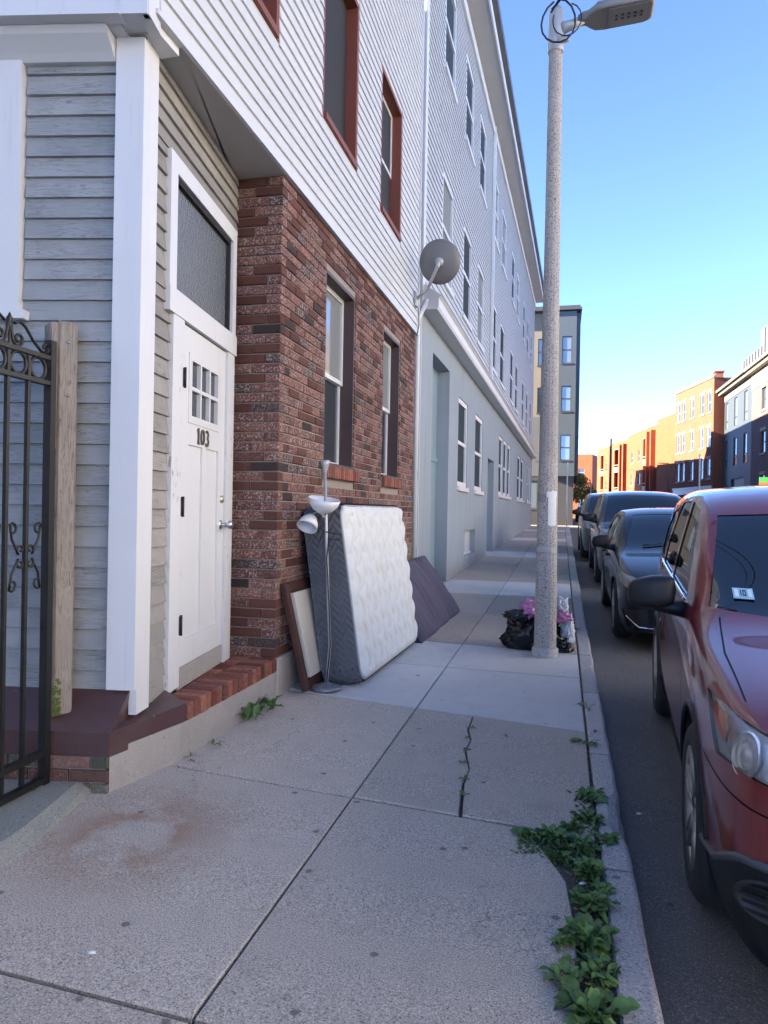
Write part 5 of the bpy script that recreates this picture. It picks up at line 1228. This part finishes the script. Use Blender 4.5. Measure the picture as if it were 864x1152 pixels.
# floor lamp
fl2 = thing('floor_lamp', 'grey floor lamp with two white shades standing before the mattress', 'floor lamp', (-1.705, 5.25, .052))
MAT['lampsilver'] = plain('silver_grey_paint', (.36, .37, .39), .3, .06, metal=.25); MAT['shade'] = plain('white_shade', (.60, .61, .63), .35, .03)
obj('base', MB().lathe([(.0, .052), (.02, .050), (.03, .040), (.08, .030), (.108, .020), (.114, .010), (.113, -.002)], 32, Matrix.Translation((-1.705, 5.25, .066))), plain('lamp_base_grey', (.17, .175, .19), .3, .06, metal=.3), fl2)
obj('pole', MB().tube([(-1.705, 5.25, .08), (-1.69, 5.25, .30), (-1.683, 5.25, .40), (-1.70, 5.25, .7), (-1.725, 5.25, 1.2), (-1.745, 5.25, 1.70)], .0115, 12), MAT['lampsilver'], fl2)
obj('top_cup', MB().lathe([(.012, 0), (.016, .02), (.030, .07), (.033, .10), (.028, .10), (.0, .085)], 18, Matrix.Translation((-1.745, 5.25, 1.69))), MAT['lampsilver'], fl2)
def shade(c, ax, R, H_):
    q = Matrix.Translation(c) @ Vector(ax).to_track_quat('Z', 'Y').to_matrix().to_4x4()
    return MB().lathe([(.012, 0), (.03, .006), (R*.6, H_*.22), (R*.88, H_*.58), (R, H_), (R-.004, H_), (R*.86, H_*.6), (R*.58, H_*.25), (.02, .012)], 30, q)
s1 = obj('shade', shade((-1.745, 5.20, 1.385), (.18, -.12, .97), .122, .115), MAT['shade'], fl2)
s2 = obj('shade', shade((-1.835, 5.22, 1.372), (-.10, -.62, -.78), .080, .115), MAT['shade'], fl2)
obj('stem', MB().tube([(-1.733, 5.25, 1.36), (-1.745, 5.215, 1.365), (-1.746, 5.20, 1.39)], .008, 8), MAT['lampsilver'], fl2)
obj('stem', MB().tube([(-1.733, 5.25, 1.36), (-1.79, 5.235, 1.40), (-1.835, 5.225, 1.38)], .008, 8), MAT['lampsilver'], fl2)
obj('cord', MB().tube([(-1.725, 5.235, 1.25), (-1.66, 5.225, 1.24), (-1.60, 5.23, 1.23), (-1.62, 5.235, 1.19), (-1.70, 5.235, 1.20), (-1.715, 5.235, 1.05), (-1.69, 5.235, .7), (-1.675, 5.235, .4), (-1.70, 5.235, .10)], .005, 6), MAT['black'], fl2)
# rubbish
def bag(c, r, seed, amp, fold, nu=64, nv=44, zmin=None, flat=.9):
    def fn(a, b):
        th = 2*math.pi*a; ph = math.pi*(b-.5); d = Vector((math.cos(ph)*math.cos(th), math.cos(ph)*math.sin(th), math.sin(ph)))
        s = seed*9.1; k = 1+amp*mn.fractal(d*2.1+Vector((s, 0, 0)), .9, 2.1, 4)
        cr = mn.noise(Vector((d.x*4+s, d.y*4, d.z*2.2)))
        k += fold*(1-min(1, abs(cr)*5))
        k += fold*.6*(1-min(1, abs(mn.noise(Vector((d.x*9+s, d.y*9, d.z*5))))*4))
        p = Vector((d.x*r[0]*k, d.y*r[1]*k, d.z*r[2]*k)); sg = lambda q, e: math.copysign(abs(q)**e, q)
        z = c[2]+p.z
        if zmin is not None and z < zmin: z = zmin+.004*(b)
        return (c[0]+p.x, c[1]+p.y, z)
    return MB().grid(fn, nu, nv)
blk = plain('black_bin_liner', (.008, .008, .009), .22, .2, 20); pnk = plain('pink_plastic', (.50, .19, .35), .3, .15, 14); wht = plain('clear_white_plastic', (.48, .50, .54), .25, .15, 14)
tb = thing('black_trash_bag', 'black rubbish bag slumped behind the lamp post base', 'trash bag', (-.27, 7.38, .07))
obj('sack', bag((-.24, 7.40, .19), (.275, .19, .215), 1, .28, .13, zmin=.076), blk, tb)
obj('neck', bag((-.41, 7.36, .40), (.10, .075, .05), 2, .5, .2), blk, tb)
obj('spill', bag((.02, 7.34, .12), (.10, .09, .08), 9, .4, .2, zmin=.075), blk, tb)
tag(obj('pink_plastic_bag', bag((-.27, 7.40, .46), (.105, .10, .085), 3, .4, .16), pnk), 'pink plastic bag on the black rubbish bag left of the lamp post', 'plastic bag')
tag(obj('pink_wrapper', bag((.02, 7.36, .40), (.08, .08, .045), 4, .5, .2), pnk), 'pink wrapper on the rubbish right of the lamp post', 'plastic bag')
tag(obj('white_plastic_bag', bag((.0, 7.42, .50), (.065, .07, .075), 5, .5, .18), wht), 'white plastic bag topmost on the rubbish behind the lamp post', 'plastic bag')
tag(obj('clear_plastic_bag', bag((.075, 7.36, .24), (.055, .06, .15), 6, .4, .2, zmin=.077), wht), 'clear plastic bag hanging at the right side of the rubbish', 'plastic bag')
# ------------------------------------------------------------------ iron gate and wooden post
gate = thing('iron_gate', 'black wrought iron gate with rings and scrolls at the left edge', 'gate', (-2.385, 3.0, .09))
GXp = -2.385
def bar(y, z0, z1, t=.009): return MB().box(GXp-t, GXp+t, y-t, y+t, z0, z1)
obj('hinge_post', MB().box(GXp-.02, GXp+.02, 2.985, 3.022, .06, 2.20), MAT['iron'], gate)
for y in [2.855-.128*i for i in range(8)]: obj('bar', bar(y, .13, 2.10), MAT['iron'], gate)
for z, t in ((2.115, .010), (1.995, .010), (.235, .014), (.105, .014)): obj('rail', MB().box(GXp-.018, GXp+.018, 1.85, 2.984, z-t, z+t), MAT['iron'], gate)
obj('end_stile', MB().box(GXp-.02, GXp+.02, 1.81, 1.849, .03, 2.2), MAT['iron'], gate)
for i in range(8):
    yc = 2.855-.128*i+.064
    obj('ring', MB().tube([(GXp, yc+.05*math.cos(t*math.pi/12), 2.055+.05*math.sin(t*math.pi/12)) for t in range(25)], .0085, 8, cap=False), MAT['iron'], gate)
def spiral(y0, z0, r0, turns, a0, sgn, lead=None, n=30):
    pts = [] if not lead else [(GXp, a, b) for a, b in lead]
    for i in range(n+1):
        f = i/n; a = a0+sgn*turns*2*math.pi*f; r = r0*(1-.78*f); pts.append((GXp, y0+r*math.cos(a), z0+r*math.sin(a)))
    return MB().tube(pts, .0075, 6)
# C scrolls beside the second bar at mid height
for base in (2.855, 2.855-.256, 2.855-.512):
    for sy in (1, -1):
        for sz in (1, -1):
            y1, z1 = base+sy*.095, 1.18+sz*.125; y2, z2 = base+sy*.03, 1.18+sz*.032
            pts = []
            for i in range(15): a = R_(60+330*(1-i/14)); r = .008+.022*(i/14); pts.append((GXp, y1-sy*(.012)+sy*-r*math.cos(a)*-1, z1+sz*r*math.sin(a)))
            pts.append((GXp, base+sy*.085, 1.18+sz*.08)); pts.append((GXp, base+sy*.055, 1.18+sz*.03))
            for i in range(15): a = R_(-60+330*i/14); r = .026-.020*(i/14); pts.append((GXp, y2+sy*r*math.cos(a), z2+sz*(r*math.sin(a))))
            obj('scroll', MB().tube(pts, .006, 6), MAT['iron'], gate)
# crest above the top rail
for c in (2.735, 2.22):
    obj('finial', MB().lathe([(.0, .145), (.005, .135), (.014, .115), (.005, .095), (.012, .086), (.006, .077), (.006, 0)], 10, Matrix.Translation((GXp, c, 2.125))), MAT['iron'], gate)
    for s in (1, -1):
        obj('scroll', spiral(c+s*.055, 2.160, .035, 1.4, R_(180 if s > 0 else 0), s, [(c+s*.008, 2.245), (c+s*.012, 2.195)]), MAT['iron'], gate)
        obj('scroll', MB().tube([(GXp, c+s*.03, 2.225), (GXp, c+s*.06, 2.243), (GXp, c+s*.10, 2.225), (GXp, c+s*.15, 2.175), (GXp, c+s*.20, 2.140), (GXp, c+s*.235, 2.130)]+[(GXp, c+s*(.232+.027*math.cos(R_(-90+300*i/10))*(1-.06*i)), 2.158+.027*math.sin(R_(-90+300*i/10))*(1-.06*i)) for i in range(11)], .0075, 6), MAT['iron'], gate)
wp = thing('wooden_post', 'weathered grey square wooden post beside the iron gate', 'post', (-2.41, 3.16, .40))
Mw_ = Matrix.Translation((-2.405, 3.135, 0)) @ Matrix.Rotation(R_(-38), 4, 'Z') @ Matrix.Rotation(R_(90), 4, 'Y')
Mw_ = Matrix.Translation((-2.405, 3.135, .385)) @ Matrix.Rotation(R_(-35), 4, 'Z')
vert = Matrix(((0, 0, 1, 0), (0, 1, 0, 0), (1, 0, 0, 0), (0, 0, 0, 1)))   # long axis -> z
vert = Matrix(((0, 1, 0, 0), (0, 0, 1, 0), (1, 0, 0, 0), (0, 0, 0, 1)))
pm = MB(); L_ = 1.935
obj('shaft', MB().cbox(0, L_, -.048, .05, -.05, .046, .010), MAT['oldwood'], wp, Mw_ @ vert)
obj('upper_block', MB().cbox(1.30, L_-.012, -.055, .047, -.085, -.048, .008), MAT['oldwood'], wp, Mw_ @ vert)
for z in (1.57, 1.83): obj('bolt', MB().lathe([(.0, .008), (.007, .006), (.009, 0)], 10, Mw_ @ Matrix.Translation((.051, 0, z)) @ Matrix.Rotation(R_(90), 4, 'Y')), MAT['steel'], wp)
m = MB(); rl = random.Random(2)
for k in range(110):
    y_, z_ = rl.uniform(-.05, -.015), .01+.17*rl.random()**2; p = Vector((.0505+rl.uniform(0, .004), y_*(1-.2*z_), z_)); a = rl.uniform(0, 6.3); q = rl.uniform(.004, .012)
    m.add([Mw_ @ (p+Vector((rl.uniform(0, .005), q*math.cos(a+t*2.1), q*math.sin(a+t*2.1)))) for t in range(3)], [(0, 1, 2)])
obj('moss', m, plain('moss', (.07, .10, .02), .95, .3, 40), wp)
# ------------------------------------------------------------------ weeds
def leafmat(name, c):
    t = NT(name); v = t.coord(); oi = t.n('ObjectInfo'); col = t.mix(sc(c, .7), sc(c, 1.35), oi.outputs['Random'])
    col = t.mix(col, sc(c, 1.5), t.ramp(t.noise(v, 60, 2), [(.5, 0), (.8, .5)])); m_ = t.out(col, .5, spec=.4); t.b.inputs['Transmission Weight'].default_value = 0; return m_
MAT['leaf'] = leafmat('weed_leaf', (.075, .14, .034)); MAT['leaf2'] = leafmat('grass_leaf', (.075, .12, .035)); MAT['dry'] = leafmat('dry_leaf', (.11, .085, .045))
def leaf(L, W, curl, n=7, wav=.0):
    m = MB(); vs = []
    for i in range(n+1):
        f = i/n; w_ = W*(math.sin(math.pi*min(1, f*.92+.06))**.8)*(.25+.75*min(1, f*2.2)) if f < 1 else 0.001
        w_ *= 1+(.16 if n > 7 and i % 2 else -.06)
        z = L*(.30*f-curl*f*f)+.012; x = L*f*(1-.15*f)
        for s in (-1, -.5, 0, .5, 1): vs.append((x, s*w_, z+abs(s)*w_*.35+wav*math.sin(f*14+s*2)))
    m.add(vs, [(i*5+k, (i+1)*5+k, (i+1)*5+k+1, i*5+k+1) for i in range(n) for k in range(4)], True); return m.mesh('leaf')
LV = [leaf(1, .17, .45, 9, .03), leaf(1, .21, .2, 9, .035), leaf(1, .13, .7, 9, .03)]
GV = [leaf(1, .035, .1), leaf(1, .045, .5)]
for me in LV: me.materials.append(MAT['leaf'])
for me in GV: me.materials.append(MAT['leaf2'])
rl = random.Random(21)
def weed(label, x, y, size, n, bank=LV, steep=(0, 45), name='weed', spread=.3, grp='weeds along the kerb joint'):
    w_ = thing(name, label, 'weed', (x, y, gz(y)-.01), grp)
    for i in range(n):
        f = i/n; az = i*2.4+rl.uniform(-.4, .4); el = R_(lerp(steep[0], steep[1], f)+rl.uniform(-8, 8)); s = size*rl.uniform(.6, 1.1)*(1-.35*f)
        Ml = Matrix.Translation((x+rl.uniform(-1, 1)*size*spread, y+rl.uniform(-1, 1)*size*spread, gz(y)+.004)) @ Matrix.Rotation(az, 4, 'Z') @ Matrix.Rotation(-el, 4, 'Y') @ Matrix.Rotation(rl.uniform(-.4, .4), 4, 'X') @ Matrix.Scale(s, 4)
        obj('leaf', rl.choice(bank), None, w_, Ml)
    return w_
for lab, x, y, s, n in [(a_, b_, c_, d_*1.0, int(e_*2.3)) for a_, b_, c_, d_, e_ in [
    ('broad leaved weed nearest the camera at the bottom of the picture', .10, 2.12, .125, 22), ('large leafy weed second from the bottom beside the kerb', .105, 2.47, .125, 24), ('dark leafy weed third from the bottom beside the kerb', .125, 2.68, .10, 20),
    ('leafy weed in the middle of the kerb weed strip', .125, 2.93, .095, 20), ('upright weed above the middle of the kerb weed strip', .12, 3.14, .09, 18), ('weed spreading onto the kerb stone', .215, 3.23, .08, 12), ('dense weed near the top of the weed strip', .14, 3.42, .085, 18),
    ('topmost weed of the green strip by the kerb', .155, 3.68, .10, 18), ('rosette weed at the left end of the weed patch', -.12, 3.18, .075, 16), ('rosette weed between the left end of the patch and the kerb', -.01, 3.20, .085, 18), ('small weed below the left patch by the bare soil', .03, 3.02, .06, 10), ('single leaf weed lying out on the slab edge', .02, 2.42, .05, 4), ('weed at the edge of the slab near the bottom', .03, 2.25, .085, 8), ('weed between the two largest weeds by the kerb', .13, 2.30, .09, 14), ('small weed squeezed against the kerb stone mid strip', .165, 2.80, .075, 12), ('weed filling the gap right of the rosettes', .07, 3.30, .08, 14)]]:
    weed(lab, x, y, s, n)
for lab, x, y, s, n in [('sparse dry weed in the joint beside the new slab', .20, 5.33, .12, 9), ('dry weed in the joint just above the green weeds', .165, 4.50, .13, 10), ('small dry tuft by the kerb near the lamp post', .19, 8.6, .12, 8)]:
    weed(lab, x, y, s, n, GV+LV[2:], (5, 40))
for i, (x, y) in enumerate([(-.548, 4.62), (-.535, 4.42), (-.51, 4.2), (-.49, 3.98), (-.465, 3.75), (-.443, 3.55)]):
    weed(('first', 'second', 'third', 'fourth', 'fifth', 'last')[i]+' tiny weed in the slab crack counted from the pale slab', x, y, .045, 7, LV, (0, 30), grp='weeds in the slab crack')
weed('grassy green tuft at the foot of the brick step', -1.965, 4.42, .15, 26, GV+LV, (35, 85), spread=.5, grp='tufts along the house footing'); weed('tall green tuft against the footing before the brick corner', -1.955, 4.62, .17, 26, GV+LV, (40, 85), spread=.5, grp='tufts along the house footing')
weed('small weed at the crack below the brick step', -1.93, 3.88, .06, 9, LV, (10, 50), grp='tufts along the house footing'); weed('brown dry weed at the footing crack', -1.96, 3.66, .08, 9, GV, (0, 25), grp='tufts along the house footing')
# grass in the soil strip and small litter
rl = random.Random(4); m = MB()
for k in range(700):
    x = rl.choice([rl.uniform(.085, .175), rl.uniform(-.15, .08)]); y = rl.uniform(2.0, 3.75) if x > .08 else rl.uniform(3.02-.5*max(0, x+.05), 3.24); a = rl.uniform(0, 6.3); L = rl.uniform(.015, .05)
    p = Vector((x, y, gz(y)-.015)); d = Vector((math.cos(a), math.sin(a), 0)); t = Vector((-d.y, d.x, 0))*.006; h = Vector((0, 0, rl.uniform(.3, 1)*L)); m.add([p-t, p+t, p+d*L*.5+t+h*.8, p+d*L+h, p+d*L*.5-t+h*.8], [(0, 1, 2, 3, 4)])
tag(obj('ground_cover', m, MAT['leaf2']), 'sparse small green shoots in the soil beside the kerb', 'grass', kind='stuff')
m = MB()
for k in range(1500):
    q = rl.random()
    if q < .5: x, y = rl.uniform(.07, .18), rl.uniform(1.9, 6.5)
    elif q < .7: x, y = rl.uniform(-.22, .08), rl.uniform(2.85, 3.2)
    else: x, y = -2.0+rl.uniform(0, .12), rl.uniform(3.2, 5.0)
    s = rl.uniform(.003, .010); a = rl.uniform(0, 6.3); m.add([(x+s*math.cos(a+j*2.1)*rl.uniform(.7, 1.6), y+s*math.sin(a+j*2.1)*rl.uniform(.7, 1.6), gz(y)-.013+rl.uniform(0, .008)) for j in range(3)]+[(x, y, gz(y)-.006+s*.4)], [(0, 1, 3), (1, 2, 3), (2, 0, 3)])
tag(obj('gravel', m, plain('litter_grit', (.16, .14, .11), .9, .5, 30)), 'grit and crumbs of dry debris along kerb and footing', 'gravel', kind='stuff')
for i, (x, y, a) in enumerate([(-1.955, 3.60, .4), (.22, 4.75, 1.2), (.25, 4.2, 2.5), (-1.15, 5.9, .3), (-.3, 4.5, 2)]):
    tag(obj('dry_leaf', LV[i % 3].copy(), None, None, Matrix.Translation((x, y, gz(y)+.002)) @ Matrix.Rotation(a, 4, 'Z') @ Matrix.Scale(.05, 4)), ('curled brown leaf at the corner of the house footing', 'brown leaf lying on the kerb above the weeds', 'brown leaf lying on the kerb beside the chipped stone', 'brown leaf scrap on the pale new slab', 'brown leaf scrap on the slab right of the crack')[i], 'leaf')
    o = bpy.data.objects[-1] if False else None
for o in list(bpy.data.objects):
    if o.name.startswith('dry_leaf'): o.data.materials.clear(); o.data.materials.append(MAT['dry'])
for (x, y, lab) in ((.40, 3.83, 'white cigarette end in the gutter beside the red car'), (-1.40, 1.99, 'white pebble in the pavement joint at the bottom left'), (.10, 2.83, 'white scrap on the soil among the kerb weeds')):
    zz = gz(y)-(.114 if x > .3 else 0); tag(obj('cigarette_end' if x > .3 else 'pebble', MB().tube([(x-.012, y, zz+.005), (x, y+.004, zz+.006), (x+.012, y+.008, zz+.005)], [.004, .006, .004], 8), MAT['white']), lab, 'litter')
# ------------------------------------------------------------------ far street furniture
def pole_thing(name, label, cat, x, y, h, r, mat): 
    t = thing(name, label, cat, (x, y, gz(y))); obj('pole', MB().tube([(x, y, gz(y)-.05), (x, y, gz(y)+h)], [r, r*.7], 8), MAT[mat], t); return t
sgn = pole_thing('crossing_sign', 'yellow diamond warning sign on a pole beyond the cross street', 'sign', 2.55, 70, 3.6, .06, 'galv')
yel = plain('sign_yellow', (.80, .62, .02), .5, .03)
obj('sign_plate', MB().box(-.36, .36, -.01, .01, -.36, .36, Matrix.Translation((2.55, 69.9, 2.35)) @ Matrix.Rotation(R_(45), 4, 'Y')), yel, sgn); obj('arrow_plate', MB().box(2.35, 2.75, 69.89, 69.91, 1.55, 1.82), yel, sgn)
obj('symbol', MB().box(2.50, 2.58, 69.87, 69.885, 2.2, 2.5), MAT['black'], sgn)
pole_thing('sign_pole', 'thin pale pole at the corner of the cross street', 'pole', .28, 44, 3.7, .04, 'trim')
lpz = pole_thing('street_light', 'dark street light with short arm before the blank brick block', 'street light', 10.6, 80, 6.0, .09, 'charcoal'); obj('arm', MB().tube([(10.6, 80, gz(80)+5.95), (9.6, 80, gz(80)+6.0)], .05, 6), MAT['charcoal'], lpz)
pole_thing('white_pole', 'white pole before the tenement shopfront', 'pole', 10.2, 60, 5.4, .08, 'white')
pole_thing('utility_pole', 'tall dark utility pole before the apartment blocks', 'pole', 5.8, 95, 10.0, .2, 'charcoal')
ob_ = pole_thing('shop_sign', 'orange and green sign board at the right edge above the red car', 'sign', 11.8, 48, 3.2, .05, 'charcoal')
obj('orange_panel', MB().box(11.5, 12.4, 47.9, 47.94, 2.78, 3.5), plain('orange_sign', (.75, .13, .02), .5, .05), ob_); obj('green_panel', MB().box(11.5, 12.4, 47.9, 47.94, 3.505, 3.8), plain('green_sign', (.05, .30, .08), .5, .05), ob_)
wire = MB().tube([(-1.4+1.0*t, 50+9*t, 9.6-.9*math.sin(math.pi*t/10)+.12*t) for t in range(11)], .018, 5); tag(obj('overhead_wire', wire, MAT['black']), 'thin overhead wire sagging from the grey tower over the street', 'wire')
tr_ = thing('street_tree', 'small dark tree beyond the tower at the end of the left side', 'tree', (2.5, 98, gz(98)))
obj('trunk', MB().tube([(2.5, 98, .7), (2.55, 98, 2.4), (2.4, 98, 4.4)], [.2, .15, .08], 8).tube([(2.55, 98, 2.4), (3.3, 98.3, 4.2)], [.1, .05], 6).tube([(2.52, 98, 2.2), (1.7, 97.8, 4.0)], [.1, .05], 6), MAT['oldwood'], tr_)
m = MB(); rl = random.Random(9)
for k in range(2600):
    cc = rl.choice([(2.5, 98, 4.7, 1.5), (1.6, 97.6, 3.8, 1.1), (3.5, 98.3, 3.9, 1.0), (2.3, 98, 5.8, .9)]); d = Vector((rl.gauss(0, 1), rl.gauss(0, 1), rl.gauss(0, 1))).normalized()*cc[3]*rl.random()**.4; p = Vector(cc[:3])+d
    a = Vector((rl.gauss(0, 1), rl.gauss(0, 1), rl.gauss(0, 1))).normalized()*.14; b = a.orthogonal().normalized()*.09; m.add([p-a, p+b, p+a, p-b], [(0, 1, 2, 3)])
obj('crown', m, MAT['leaf'], tr_)
